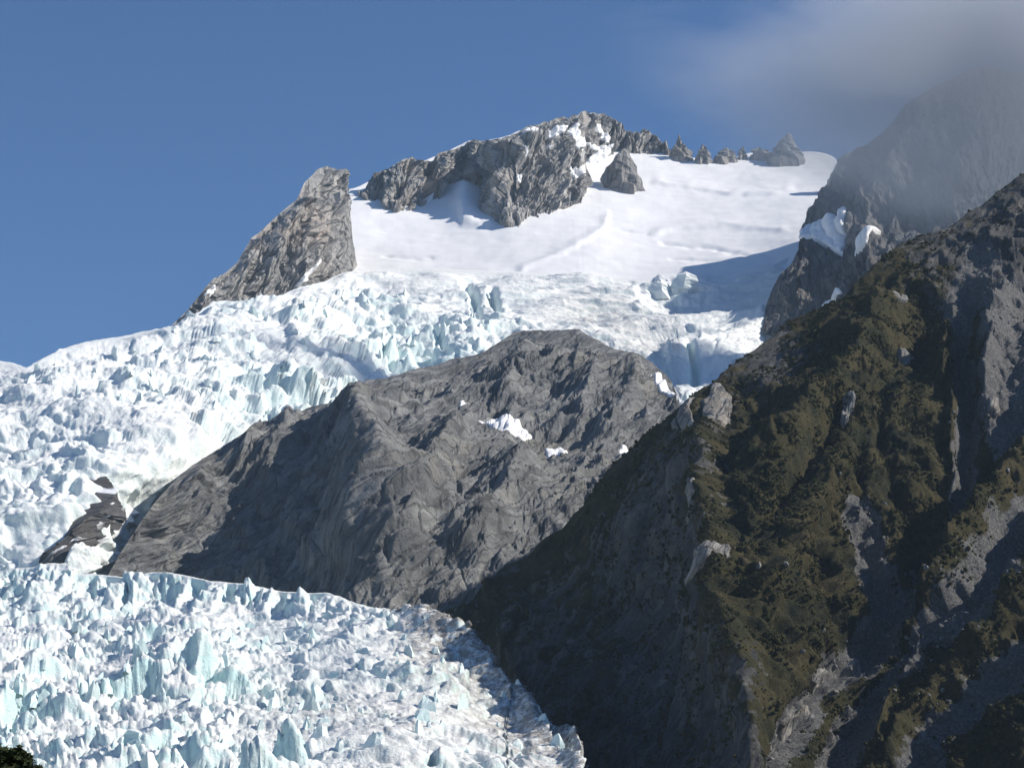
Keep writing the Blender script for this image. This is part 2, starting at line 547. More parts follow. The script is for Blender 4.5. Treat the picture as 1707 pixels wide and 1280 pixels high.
def snow_shape(c):
    px, py, P, N = c['px'], c['py'], c['P'], c['N']
    h = fbm(P / 160.0, 4, 3) * 7
    # folds and wind-packed waves
    h += fbm(P * np.array([1 / 90, 1 / 30, 1 / 30]), 3, 9) * 2.0
    for poly, amp, w in (([(1080, 306), (1110, 312), (1140, 314), (1180, 319), (1215, 326), (1260, 325), (1300, 323), (1330, 319)], 6, 5),
                         ([(1082, 398), (1110, 386), (1150, 380), (1200, 378), (1260, 382), (1320, 388)], 4, 5),
                         ([(1095, 405), (1130, 409), (1180, 412), (1220, 421), (1255, 428)], -4, 3),
                         ([(1015, 380), (1050, 385), (1085, 390)], -3.5, 2.5),
                         ([(860, 456), (900, 440), (940, 425), (985, 400), (1010, 380), (1020, 350)], 4, 4),
                         ([(635, 430), (680, 430), (725, 432)], -3.5, 2.5),
                         ([(1110, 432), (1160, 434), (1200, 436), (1240, 434)], -3, 2.5),
                         ([(745, 340), (765, 352), (770, 376), (800, 380), (828, 374)], 6, 5)):
        d, s, r = line(px, py + fbm(P / 35.0, 2, 4) * 5, poly)
        e = sstep(0, 0.08, r) * (1 - sstep(0.92, 1, r))
        if amp > 0:      # a lip: higher above the line, dropping below it
            h += amp * np.exp(-(d / (w * 2.5)) ** 2) / (1 + np.exp(-np.clip(d * s / 1.1, -20, 20))) * e
        else:
            h += amp * np.exp(-(d / w) ** 2) * e * (0.5 + 0.9 * np.clip(fbm(P / 30.0, 2, 8) + 0.4, 0, 1))
    # cone of avalanche snow under the rock
    h += 22 * np.exp(-((px - 775 - (py - 330) * 0.15) / 22) ** 2) * sstep(385, 345, py) * sstep(295, 325, py)
    rn = fbm(np.stack([px / 4.0, py / 60.0, px * 0], -1), 2, 6)
    h = blur(h, 1)
    h += rn * 0.3 * np.exp(-((px - 1010 + (py - 300) * 0.2) / 60) ** 2) + rn * 0.6 * np.exp(-((px - 785) / 30) ** 2) * sstep(390, 370, py)
    return P + N * h[..., None], {}


mass('snowfield', 556, 1420, SNOW_TOP, lambda x: np.interp(x, [556, 600, 850, 1050, 1200, 1420], [482, 470, 485, 492, 485, 470]), 340, 160, M['snow'], snow_depth, snow_shape,
     back=((80, -25), (700, -700)))


# ------------------------------------------------------------------ summit ridge
def facets(a, b, seed, size, amp, soft=0.45):
    """Broken, angular relief: every cell is a little tilted plane."""
    F1, F2, r1, r2, r3, dx, dy = worley(a / size, b / size, seed)
    return amp * ((r1 - 0.5) + (r2 - 0.5) * 2.2 * dx + (r3 - 0.5) * 2.2 * dy) * (1 - soft + soft * sstep(0.0, 0.25, F2 - F1))


def peak_rock(c, lean=0.2, amp=1.0):
    """Steep slabs on edge: tall narrow ribs, split by cracks, broken off at unequal heights."""
    P = c['P']
    w = fbm(P / 60.0, 3, 1) * 14
    a = P[..., 0] - lean * P[..., 2] + w
    b = P[..., 2] * 1.15
    wv = np.stack([a, P[..., 1] * 0.4, b], -1)
    h = fbm(wv * np.array([1 / 60, 1 / 120, 1 / 240]), 3, 21, ridged=True) * 15
    h += facets(a, b / 5.0, 31, 26, 15)
    h += facets(a + fbm(P / 25.0, 2, 2) * 5, b / 4.5, 32, 12, 12)
    h += facets(a + fbm(P / 12.0, 2, 3) * 2, b / 3.0, 33, 6.5, 6.5)
    F1, F2, r1, r2, r3, dx, dy = worley(a / 15, b / 80, 35)
    h -= 9 * (1 - sstep(0.0, 0.12, F2 - F1)) * (r1 > 0.3)          # open joints between the slabs
    h += fbm(wv * np.array([1 / 8, 1 / 20, 1 / 30]), 3, 24, ridged=True) * 3.2
    h += fbm(P / 6.0, 2, 27) * 2.0
    return h * amp, b, a - 0.7 * w


def ridge_shape(c):
    px, py, P, N = c['px'], c['py'], c['P'], c['N']
    h, su, sv = peak_rock(c)
    R_ = [([(640, 285), (650, 320), (660, 350)], 9, 16, 18), ([(690, 262), (700, 300), (690, 345)], 8, 16, 16), ([(735, 256), (745, 290), (735, 328)], 7, 26, 34),
          ([(795, 236), (790, 270), (790, 312)], 6, 14, 22), ([(830, 235), (825, 265), (812, 305)], 7, 18, 30),
          ([(905, 205), (885, 240), (862, 270), (830, 320), (835, 370)], 10, 30, 40), ([(955, 195), (940, 250), (930, 300), (950, 335)], 14, 22, 26),
          ([(985, 190), (985, 225)], 7, 14, 12), ([(1028, 203), (1030, 250)], 8, 16, 16)]
    for poly, wl, wr, A in R_:
        h += rib(px + fbm(P / 30.0, 3, 44) * 10, py, poly, wl * 0.7, wr * 0.8, A * 0.6, 0.1)
    for poly, A in (([(722, 268), (712, 300), (706, 335)], -26), ([(778, 238), (776, 270), (775, 302)], -22), ([(850, 250), (835, 285), (815, 312)], -34)):
        h += rib(px, py, poly, 8, 7, A, 0.1)
    t = c['t']
    h *= 0.25 + 0.75 * sstep(0, 0.12, t)
    h -= 30 * sstep(0.97, 1, t)
    Q = P + N * h[..., None]
    sn = np.zeros(px.shape)
    for poly in ([(868, 236), (874, 226), (884, 222), (892, 224), (886, 232), (876, 237)], [(910, 222), (925, 218), (938, 217), (934, 226), (922, 231), (914, 229)],
                 [(942, 222), (954, 216), (968, 230), (978, 232), (976, 243), (962, 246), (950, 240), (946, 232)], [(990, 210), (998, 212), (1006, 225), (1014, 238), (1008, 242), (1000, 232)],
                 [(978, 238), (1000, 246), (1018, 246), (1014, 256), (998, 270), (986, 283), (960, 292), (948, 274), (962, 274), (972, 280), (985, 262), (992, 252)], [(862, 286), (872, 288), (870, 298), (864, 298)], [(866, 258), (872, 262), (870, 268)], [(914, 243), (922, 246), (918, 250)],
                 [(700, 326), (722, 328), (722, 342), (706, 345)]):
        wob = fbm(P / 18.0, 3, 12) * 9
        sn = np.maximum(sn, inside(px + wob, py + wob * 0.7, poly))
    return Q, {'snow': blur(sn.astype(float), 1), 'su': su, 'sv': sv}


mass('summit_ridge', 597, 1117, pwl(RIDGE_SKY), lambda x: np.interp(x, *zip(*RIDGE_FOOT)) + 5, 480, 180, M['peak'],
     rising(lambda px: snow_depth(px, np.interp(px, *zip(*RIDGE_FOOT))) - 4, R(58)), ridge_shape, crisp=True, back=((25, -30), (300, -500)))


# ------------------------------------------------------------------ sharp peak on the left
def left_peak_shape(c):
    px, py, P, N = c['px'], c['py'], c['P'], c['N']
    h, su, sv = peak_rock(c, 0.12)
    # the crest that parts the shaded west face from the sunlit south-east wall
    h += rib(px, py, [(548, 278), (545, 330), (530, 370), (515, 420), (480, 480)], 40, 18, 34, 0.05)
    h += rib(px, py, [(568, 330), (562, 380), (555, 420), (540, 470)], 10, 20, 16, 0.1)
    h += rib(px, py, [(556, 350), (545, 390), (530, 430), (505, 480)], 10, 12, -40, 0.1)
    h += rib(px, py, [(505, 330), (480, 370), (450, 420), (430, 470)], 16, 12, 26, 0.1)
    h += rib(px, py, [(420, 400), (400, 440), (380, 490)], 16, 12, 20, 0.1)
    t = c['t']
    h *= (0.25 + 0.75 * sstep(0, 0.1, t)) * (0.12 + 0.78 * sstep(602, 540, px))
    sn = np.zeros(px.shape)
    for poly in ([(487, 480), (500, 462), (515, 442), (521, 436), (515, 450), (503, 470), (494, 482)], [(338, 495), (352, 480), (360, 478), (352, 492)]):
        sn = np.maximum(sn, inside(px, py, poly))
    return P + N * h[..., None], {'snow': sn.astype(float), 'su': su, 'sv': sv}


def left_peak_depth(px, py, bt):
    foot = np.interp(px[0], [255, 330, 420, 500, 560, 604], [3500, 3600, 3750, 3850, 3990, 4170])
    return rising(foot, R(60))(px, py, bt)


mass('sharp_peak', 256, 603, pwl(PEAK_SKY), lambda x: np.interp(x, [255, 285, 340, 420, 500, 560, 604], [600, 570, 535, 520, 500, 490, 482]), 280, 200, M['peak'],
     left_peak_depth, left_peak_shape, crisp=True, back=((20, -40), (350, -600)))


# ------------------------------------------------------------------ upper icefall
def icefall_depth(px, py):
    return tps([(-160, 600, 2900), (0, 602, 2950), (130, 572, 3080), (285, 546, 3250), (350, 502, 3430), (500, 478, 3740), (590, 450, 4050), (850, 450, 4110), (1050, 460, 4080), (1200, 470, 3980), (1300, 450, 3980),
                (700, 600, 3350), (500, 600, 3080), (300, 650, 2740), (200, 700, 2520), (100, 700, 2540), (-160, 700, 2560), (0, 960, 2300), (150, 960, 2290), (-160, 980, 2200), (250, 810, 2450), (275, 880, 2560), (235, 955, 2480), (100, 800, 2350), (330, 730, 2560), (400, 725, 2690), (700, 520, 3700),
                (850, 545, 3560), (1000, 560, 3500), (1200, 530, 3600), (1140, 670, 2980), (1300, 540, 3560), (1330, 570, 3440), (1100, 600, 3280), (1230, 600, 3280)], px, py)


def seracs(P, N, px, py, rough, scale, seed, towers=1.0, blocks=1.0):
    """Break a slope into stepped blocks, rubble and pointed towers of ice. Returns lift along the normal, blueness."""
    x = P[..., 0]; y = P[..., 1]
    n = blur(N, 10)
    gx = np.clip(-n[..., 0] / n[..., 2], -1.2, 1.2); gy = np.clip(-n[..., 1] / n[..., 2], -1.2, 1.2)
    dz = np.zeros(px.shape); blue = np.zeros(px.shape)
    wx = fbm(P / (scale * 1.5), 3, seed) * scale * 0.9
    wy = fbm(P / (scale * 1.5) + 50, 3, seed + 1) * scale * 0.9
    # stepped blocks, tops nearer the level than the slope
    for k, (sz, A, lvl, crev) in enumerate(((1.0, 0.30, 0.62, 0.22), (0.45, 0.20, 0.5, 0.12), (0.2, 0.10, 0.35, 0.05), (0.09, 0.05, 0.15, 0.02))):
        S = scale * sz
        q = 1 if k < 2 else 0.5
        F1, F2, r1, r2, r3, dx, dy = worley((x + wx * q) / (S * 1.45), (y + wy * q) / S, seed + 7 * k, 0.95)
        dx = dx * S * 1.45; dy = dy * S
        lift = -(gx * dx + gy * dy) * lvl + (r2 - 0.5) * 0.7 * dx + (r3 - 0.5) * 0.6 * dy + (r1 - 0.45) * A * scale
        e = sstep(0.0, 0.3, F2 - F1)
        dz += lift * (0.45 + 0.55 * e) * blocks
        dz -= (1 - sstep(0.0, 0.16, F2 - F1)) * crev * scale * np.where(r1 > 0.35, 1, 0.15) * blocks
        if k < 3:
            blue = np.maximum(blue, (r2 > 0.7) * (0.9 - 0.25 * k))
    # towers: pointed, unequal, most of the ground has none
    for k, (sz, A) in enumerate(((1.1, 0.5), (0.45, 0.24), (0.2, 0.11))):
        S = scale * sz
        F1, F2, r1, r2, r3, dx, dy = worley((x + wx * 0.7) / (S * (1.5 if k < 2 else 1.1)), (y + wy * 0.7) / S, seed + 60 + 7 * k, 0.9)
        d = F1 * (1 + 0.5 * np.sin(np.arctan2(dy, dx) * 3 + r3 * 6.3)) / (0.42 + 0.25 * r2)
        hgt = np.clip(r1 - 0.35, 0, 1) ** 1.6 * 2.2
        dz += A * scale * hgt * np.clip((1 - d) * 2.1, 0, 1) ** 0.8 * towers * (1 + 0.5 * (r3 - 0.5) * dx)
        blue = np.maximum(blue, (d < 1) * np.clip(hgt, 0, 1) * 0.7 * (r3 > 0.4))
    # fins and crevasses drawn out across the flow
    zone = np.clip(0.85 + 1.5 * fbm(P / (scale * 4.5), 3, seed + 80), 0.3, 1.55)
    ca, sa = math.cos(0.35), math.sin(0.35)
    fx = (x * ca + y * sa) / (scale * 2.6) + wx / scale * 0.5; fy = (-x * sa + y * ca) / (scale * 0.5) + wy / scale * 0.8
    fin = fbm(np.stack([fx, fy, P[..., 2] / (scale * 3)], -1), 3, seed + 33, ridged=True)
    dz += fin * scale * 0.17 * blocks
    dz += fbm(P / (scale * 0.14), 3, seed + 40) * scale * 0.05
    dz = blur(dz, 1)
    return dz * rough * zone, blur(blue * np.clip(zone, 0.4, 1), 1)


def recut(P, attrs, k=14):
    """Spread the rows of a sheet evenly over its broken surface, so that steep ice faces get their share of points."""
    seg = np.linalg.norm(np.diff(P, axis=0), axis=-1)
    for _ in range(k):
        seg = (np.concatenate([seg[:, :1], seg[:, :-1]], 1) + 2 * seg + np.concatenate([seg[:, 1:], seg[:, -1:]], 1)) / 4
    cum = np.concatenate([np.zeros((1, P.shape[1])), np.cumsum(seg, 0)], 0)
    cum /= cum[-1]
    nv = P.shape[0]
    base = np.linspace(0, 1, nv)
    cum = 0.65 * cum + 0.35 * base[:, None]
    Q = np.empty_like(P); out = {a: np.empty(v.shape) for a, v in attrs.items()}
    for i in range(P.shape[1]):
        r = np.interp(base, cum[:, i], base) * (nv - 1)
        lo = np.clip(r.astype(int), 0, nv - 2); f = r - lo
        Q[:, i] = P[lo, i] * (1 - f)[:, None] + P[lo + 1, i] * f[:, None]
        for a in attrs:
            out[a][:, i] = attrs[a][lo, i] * (1 - f) + attrs[a][lo + 1, i] * f
    return Q, out


def ice_finish(Q, attrs, scale, seed, rough):
    Q, at = recut(Q, dict(attrs, _r=rough))
    r = at.pop('_r')
    n = grid_normals(blur(Q, 2))
    d = fbm(Q / (scale * 0.30), 4, seed) * scale * 0.10
    d += fbm(Q * np.array([1, 1, 0.4]) / (scale * 0.07), 3, seed + 5, ridged=True) * scale * 0.018
    return Q + n * (d * np.clip(r, 0.1, 1.2))[..., None], at


def icefall_shape(c):
    px, py, P, N = c['px'], c['py'], c['P'], c['N']
    rough = np.clip(tps([(-100, 600, .5), (100, 590, .35), (290, 550, .4), (400, 520, .9), (500, 500, .7), (600, 470, .35), (700, 470, .2), (850, 470, .15), (1000, 470, .12), (600, 540, 1.0), (700, 560, 1.2), (760, 520, .9),
                         (850, 520, .35), (1000, 540, .25), (1150, 490, .4), (1200, 540, .35), (1140, 640, .5), (1280, 500, .2), (1280, 560, .25), (450, 620, 1.0), (250, 640, .9), (100, 700, .9), (50, 800, .6), (60, 900, .6), (150, 880, .25), (220, 820, .22), (120, 940, .25), (180, 760, .45), (280, 770, .3), (300, 740, .5), (450, 560, .6)], px, py), 0.08, 1.3)
    ed = sstep(0, 0.07, c['t'])
    dz, blue = seracs(P, N, px, py, rough * 0.75, 46.0, 100, 0.25, 1.0)
    dz *= 0.3 + 0.7 * ed
    h = (fbm(P / 260.0, 3, 61) * 46 + fbm(P / 90.0, 2, 62) * 18 * rough) * ed
    # long swells in the snow-covered upper part
    sw = np.clip(1.1 - rough * 1.4, 0, 1)
    h += fbm(P * np.array([1 / 140, 1 / 34, 1 / 34]), 4, 66, ridged=True) * 12 * sw * ed
    for poly, A, wl, wr in (([(470, 560), (520, 545), (560, 570), (600, 600)], 16, 30, 25), ([(1090, 470), (1150, 468), (1180, 480)], 9, 14, 14),
                            ([(1100, 600), (1150, 590), (1200, 575), (1290, 545)], 26, 22, 40)):
        h += rib(px, py, poly, wl, wr, A, 0.1)
    # gash of blue crevasses above the rock dome
    for poly in ([(778, 480), (790, 500), (795, 530)], [(735, 590), (728, 560), (722, 540)], [(640, 600), (655, 570)], [(820, 500), (830, 520)], [(1150, 600), (1160, 625), (1158, 650)]):
        d, s, r = line(px, py, poly)
        e = np.exp(-(d / 6) ** 2)
        h -= 22 * e
        blue = np.maximum(blue, np.exp(-(d / 14) ** 2))
    blue = blue * np.clip(rough * 1.2 - 0.15, 0, 1)
    dirt_shade = 0.5 * np.exp(-((px - 1000) / 90) ** 2 - ((py - 530) / 30) ** 2) + 0.35 * np.exp(-((px - 1080) / 60) ** 2 - ((py - 580) / 25) ** 2)
    Q = P + N * h[..., None]
    Q[..., 2] += dz * 0.8
    Q += N * (dz * 0.35)[..., None]
    return ice_finish(Q, {'blue': blue, 'dirt_shade': dirt_shade}, 50.0, 150, rough * ed * 1.25)


ICE_BOT = [(-160, 1010), (60, 1000), (200, 1010), (230, 970), (270, 910), (310, 870), (400, 790), (556, 710), (640, 670), (752, 640), (860, 600), (960, 600), (1062, 640), (1105, 680), (1135, 730), (1160, 730), (1200, 690), (1260, 640), (1360, 600)]
mass('icefall', -240, 1350, lambda x: np.interp(x, *zip(*(LEFT_SKY + [(700, 447), (850, 452), (950, 462), (1050, 464), (1150, 462), (1210, 458), (1290, 440), (1360, 405)]))), pwl(ICE_BOT), 780, 325, M['icefall'],
     icefall_depth, icefall_shape, back=((60, -20), (500, -500)), front=(-60, -160))


# ------------------------------------------------------------------ rock dome in the middle
def dome_depth(px, py):
    return tps([(60, 1040, 2200), (150, 990, 2240), (205, 915, 2300), (262, 832, 2375), (340, 762, 2490), (440, 708, 2600), (556, 667, 2640), (612, 630, 2720), (730, 605, 2860), (835, 565, 2960), (905, 552, 2980), (960, 547, 2980), (1040, 583, 2950), (1110, 625, 2880), (1150, 700, 2700),
                (300, 960, 2350), (420, 960, 2310), (550, 985, 2240), (640, 900, 2270), (600, 760, 2450), (700, 800, 2410), (700, 700, 2570), (850, 735, 2550), (850, 700, 2640), (900, 850, 2340), (750, 1000, 2190), (880, 950, 2220), (1000, 760, 2500), (1040, 740, 2550), (960, 640, 2780), (1050, 680, 2680), (400, 850, 2440),
                (200, 1050, 2280), (500, 1050, 2180), (800, 1060, 2130), (1000, 1060, 2100), (1180, 900, 2230)], px, py)


def dome_shape(c):
    px, py, P, N = c['px'], c['py'], c['P'], c['N']
    x, y, z = P[..., 0], P[..., 1], P[..., 2]
    t = c['t']
    # slabs lie along a lineation that climbs to the right
    u = 0.62 * x + 0.78 * (z + 0.3 * y)
    v = 0.78 * x - 0.62 * (z + 0.3 * y)
    w = fbm(P / 80.0, 3, 201) * 22
    L = np.stack([u, v + w, y * 0.3], -1)
    h = fbm(P / 190.0, 3, 205) * 34
    h += fbm(L * np.array([1 / 170, 1 / 48, 1 / 80]), 4, 210, ridged=True) * 17
    h += facets(u / 4.0, v + w, 221, 26, 9)
    h += facets(u / 3.2, v + w * 1.2, 222, 11, 4.6)
    h += facets(u / 2.6, v + w, 223, 5, 2.1)
    F1, F2, r1, r2, r3, dx, dy = worley(u / 60, (v + w) / 16, 224)
    h -= 3.5 * (1 - sstep(0.0, 0.1, F2 - F1)) * (r1 > 0.4)
    h += fbm(L * np.array([1 / 40, 1 / 9, 1 / 20]), 3, 214, ridged=True) * 3.4
    R_ = [([(560, 668), (600, 720), (625, 790), (640, 860), (600, 940), (585, 1000)], 40, 60, 46), ([(780, 690), (740, 770), (715, 840), (680, 910), (640, 980)], 26, 60, 40),
          ([(905, 760), (860, 820), (820, 880), (760, 960)], 26, 60, 30), ([(430, 712), (410, 760), (380, 800)], 30, 26, 16), ([(500, 690), (470, 760), (440, 820)], 26, 26, 18),
          ([(330, 770), (310, 830), (270, 900)], 26, 30, 14), ([(420, 930), (450, 960), (460, 1000)], 22, 26, 16), ([(520, 930), (540, 965)], 20, 24, 14), ([(900, 560), (890, 600), (850, 660), (850, 700)], 30, 40, 20), ([(1000, 600), (985, 650), (960, 700)], 20, 34, 22),
          ([(1060, 600), (1050, 660), (1000, 730)], 16, 30, 18)]
    for poly, wl, wr, A in R_:
        h += rib(px, py, poly, wl, wr, A, 0.2)
    # notch under the summit block
    h += rib(px, py, [(835, 580), (880, 595), (930, 590)], 8, 8, -12, 0.2)
    h = h * (0.2 + 0.8 * sstep(0, 0.1, t))
    return P + N * h[..., None], {'snow': np.zeros(px.shape), 'su': u, 'sv': v + 0.22 * w}


mass('rock_dome', 62, 1180, pwl(DOME_SKY), lambda x: np.interp(x, [60, 150, 300, 600, 800, 1000, 1180], [1070, 1060, 1060, 1070, 1090, 1060, 900]), 640, 340, M['dome'], dome_depth, dome_shape,
     back=((70, -25), (400, -300)))


# ------------------------------------------------------------------ dark rock bared inside the icefall, and the remnant of ice below it
def strip_depth(px, py):
    return icefall_depth(px, py) - 46 - 0 * px


def strip_shape(c):
    px, py, P, N = c['px'], c['py'], c['P'], c['N']
    u = 0.7 * P[..., 0] + 0.7 * P[..., 2]; v = 0.7 * P[..., 0] - 0.7 * P[..., 2]
    h = facets(u / 3, v, 301, 16, 8) + facets(u / 2.5, v, 302, 6, 3) + fbm(P / 60.0, 4, 303) * 10
    e = np.minimum(sstep(0, 0.15, c['t']), sstep(1, 0.8, c['t'])) * sstep(50, 75, px) * sstep(244, 196, px)
    e = np.clip(e * 1.6 - 0.35 + fbm(P / 22.0, 4, 306) * 1.1 * (e < 0.97), 0, 1)
    h = h * e - 52 * (1 - e)
    sn = (fbm(np.stack([u / 30, v / 5, P[..., 1] / 30], -1), 4, 305) > 0.16) * sstep(0.75, 0.2, c['t'])
    return P + N * h[..., None], {'snow': sn, 'su': u, 'sv': v}


mass('bare_rock_strip', 48, 288, pwl([(48, 938), (61, 928), (136, 862), (175, 835), (225, 796), (272, 764), (288, 750)]), pwl([(48, 960), (80, 952), (110, 942), (187, 902), (235, 872), (250, 845), (262, 810), (276, 785), (288, 770)]), 200, 110, M['strip'],
     strip_depth, strip_shape, crisp=True, back=((10, -30), (40, -120)), nb=6, front=(20, -60))


def remnant_shape(c):
    px, py, P, N = c['px'], c['py'], c['P'], c['N']
    h = fbm(P / 40.0, 4, 311) * 18 + facets(P[..., 0], P[..., 2], 312, 18, 9) + fbm(P / 8.0, 3, 313) * 1.6
    e = np.minimum(sstep(0, 0.12, c['t']), sstep(1, 0.75, c['t'])) * sstep(95, 115, px) * sstep(250, 238, px)
    e = np.clip(e * 1.6 - 0.35 + fbm(P / 20.0, 4, 316) * 1.1 * (e < 0.97), 0, 1)
    return P + N * (h * e - 40 * (1 - e))[..., None], {'blue': np.zeros(px.shape), 'dirt_shade': np.full(px.shape, 0.25)}


mass('remnant_ice', 92, 252, pwl([(92, 940), (108, 922), (122, 905), (132, 899), (145, 908), (168, 904), (178, 893), (195, 888), (210, 872), (225, 862), (240, 858), (252, 856)]),
     pwl([(92, 975), (120, 972), (160, 960), (190, 945), (212, 915), (225, 890), (238, 868), (252, 860)]), 160, 90, M['icefall'], lambda px, py: icefall_depth(px, py) - 60, remnant_shape, back=((20, -20), (60, -120)), nb=6, front=(20, -60))


# ------------------------------------------------------------------ mountain on the right, half in cloud
def far_depth(px, py):
    return tps([(1270, 540, 3480), (1302, 459, 3660), (1335, 425, 3800), (1378, 336, 4000), (1430, 264, 4060), (1491, 204, 4060), (1600, 140, 4050), (1710, 140, 4040), (1900, 230, 3850), (1500, 420, 3470), (1500, 300, 3830), (1400, 385, 3790),
                (1700, 300, 3640), (1400, 510, 3360), (1330, 520, 3450), (1420, 400, 3680), (1600, 400, 3330), (1900, 350, 3350), (1700, 500, 2950), (1400, 600, 3100)], px, py)


G_SNOW = [[(1340, 432), (1352, 420), (1374, 402), (1398, 394), (1434, 386), (1420, 412), (1412, 438), (1392, 430), (1368, 428), (1350, 431)],
          [(1430, 440), (1452, 422), (1474, 404), (1462, 428), (1440, 438)], [(1362, 512), (1384, 500), (1402, 488), (1406, 494), (1388, 505)]]


def far_shape(c):
    px, py, P, N = c['px'], c['py'], c['P'], c['N']
    h, su, sv = peak_rock(c, 0.3, 0.62)
    h += fbm(P / 260.0, 3, 401) * 45
    h += rib(px, py, [(1480, 215), (1440, 300), (1400, 370), (1345, 425), (1300, 520)], 30, 60, 40, 0.1)
    h += rib(px, py, [(1560, 160), (1540, 260), (1480, 350), (1440, 440)], 30, 50, 40, 0.1)
    h += rib(px, py, [(1640, 100), (1640, 240), (1600, 330)], 30, 50, 40, 0.1)
    h *= (0.2 + 0.8 * sstep(0, 0.14, c['t'])) * (0.25 + 0.75 * sstep(1270, 1400, px))
    return P + N * h[..., None], {'snow': np.zeros(px.shape), 'su': su, 'sv': sv}


mass('cloudy_mountain', 1269, 1880, pwl(FAR_SKY), lambda x: np.interp(x, [1268, 1320, 1420, 1500, 1700, 1900], [556, 580, 560, 480, 420, 380]), 300, 230, M['far'], far_depth, far_shape, crisp=True, back=((40, -60), (250, -600)))


# ------------------------------------------------------------------ the near spur on the right
SPUR_PTS = [(1900, 170, 2250), (1707, 289, 2100), (1600, 374, 2050), (1482, 421, 2000), (1408, 491, 1960), (1318, 536, 1950), (1180, 642, 1860), (1040, 760, 1860), (920, 890, 1880), (830, 966, 1900), (740, 1030, 1870),
            (1190, 800, 1590), (1205, 950, 1450), (1235, 1100, 1350), (1270, 1280, 1250), (1050, 1000, 1670), (950, 1000, 1790), (900, 1100, 1710), (1000, 1150, 1610), (1100, 1150, 1490), (1000, 1280, 1500), (1100, 1280, 1400), (880, 1170, 1660),
            (1400, 700, 1680), (1400, 900, 1540), (1400, 1100, 1430), (1400, 1280, 1350), (1600, 600, 1800), (1600, 800, 1610), (1600, 1000, 1470), (1600, 1280, 1330), (1707, 1280, 1290), (1707, 1000, 1440), (1707, 700, 1680), (1707, 500, 1870),
            (1900, 700, 1600), (1900, 1420, 1180), (2300, 210, 2250), (2300, 700, 1560), (2300, 1420, 1120), (1270, 1420, 1180), (1050, 1420, 1370), (1100, 800, 1730)]
GULLIES = [([(1640, 440), (1600, 520), (1605, 620), (1612, 700), (1605, 760), (1600, 850), (1570, 900), (1530, 950), (1510, 990)], 14, 26, -34),
           ([(1510, 985), (1480, 1030), (1440, 1080), (1400, 1110), (1370, 1160), (1330, 1220), (1310, 1290), (1300, 1400)], 16, 22, -30),
           ([(1760, 830), (1690, 900), (1650, 960), (1600, 1030), (1540, 1080), (1490, 1130), (1440, 1190), (1400, 1260), (1380, 1400)], 16, 24, -24),
           ([(1430, 860), (1450, 910), (1470, 960), (1500, 1000)], 12, 12, -12),
           ([(1760, 1050), (1680, 1110), (1600, 1180), (1540, 1250), (1500, 1400)], 18, 24, -20),
           ([(1760, 640), (1700, 690), (1650, 740), (1612, 800)], 16, 26, -26), ([(1560, 470), (1530, 530), (1545, 600)], 14, 18, -22), ([(1480, 620), (1470, 720), (1500, 800), (1520, 880)], 9, 9, -9), ([(1420, 640), (1380, 720), (1330, 800), (1290, 860)], 10, 12, -14), ([(1440, 700), (1440, 800), (1460, 880)], 8, 8, -8),
           ([(1380, 900), (1370, 960), (1400, 1020)], 14, 10, -16), ([(1290, 640), (1240, 720), (1200, 800)], 10, 14, -14)]
SPUR_RIBS = [([(1195, 640), (1180, 740), (1195, 850), (1210, 950), (1240, 1080), (1265, 1280)], 14, 40, 18), ([(1500, 484), (1450, 560), (1400, 640), (1340, 720), (1270, 760)], 20, 30, 20), ([(1590, 480), (1570, 580), (1590, 700), (1590, 800), (1560, 880)], 30, 10, 24),
             ([(1680, 460), (1660, 560), (1640, 660)], 20, 20, 22), ([(1390, 780), (1350, 850), (1300, 940), (1260, 1040)], 20, 30, 14), ([(1640, 1000), (1560, 1080), (1490, 1170), (1440, 1260)], 16, 26, 20), ([(1760, 960), (1680, 1020), (1600, 1110), (1520, 1200), (1460, 1300)], 16, 26, 18),
             ([(1760, 760), (1690, 830), (1640, 900), (1580, 990), (1530, 1040)], 20, 30, 30)]


def spur_depth(px, py):
    return tps(SPUR_PTS, px, py)


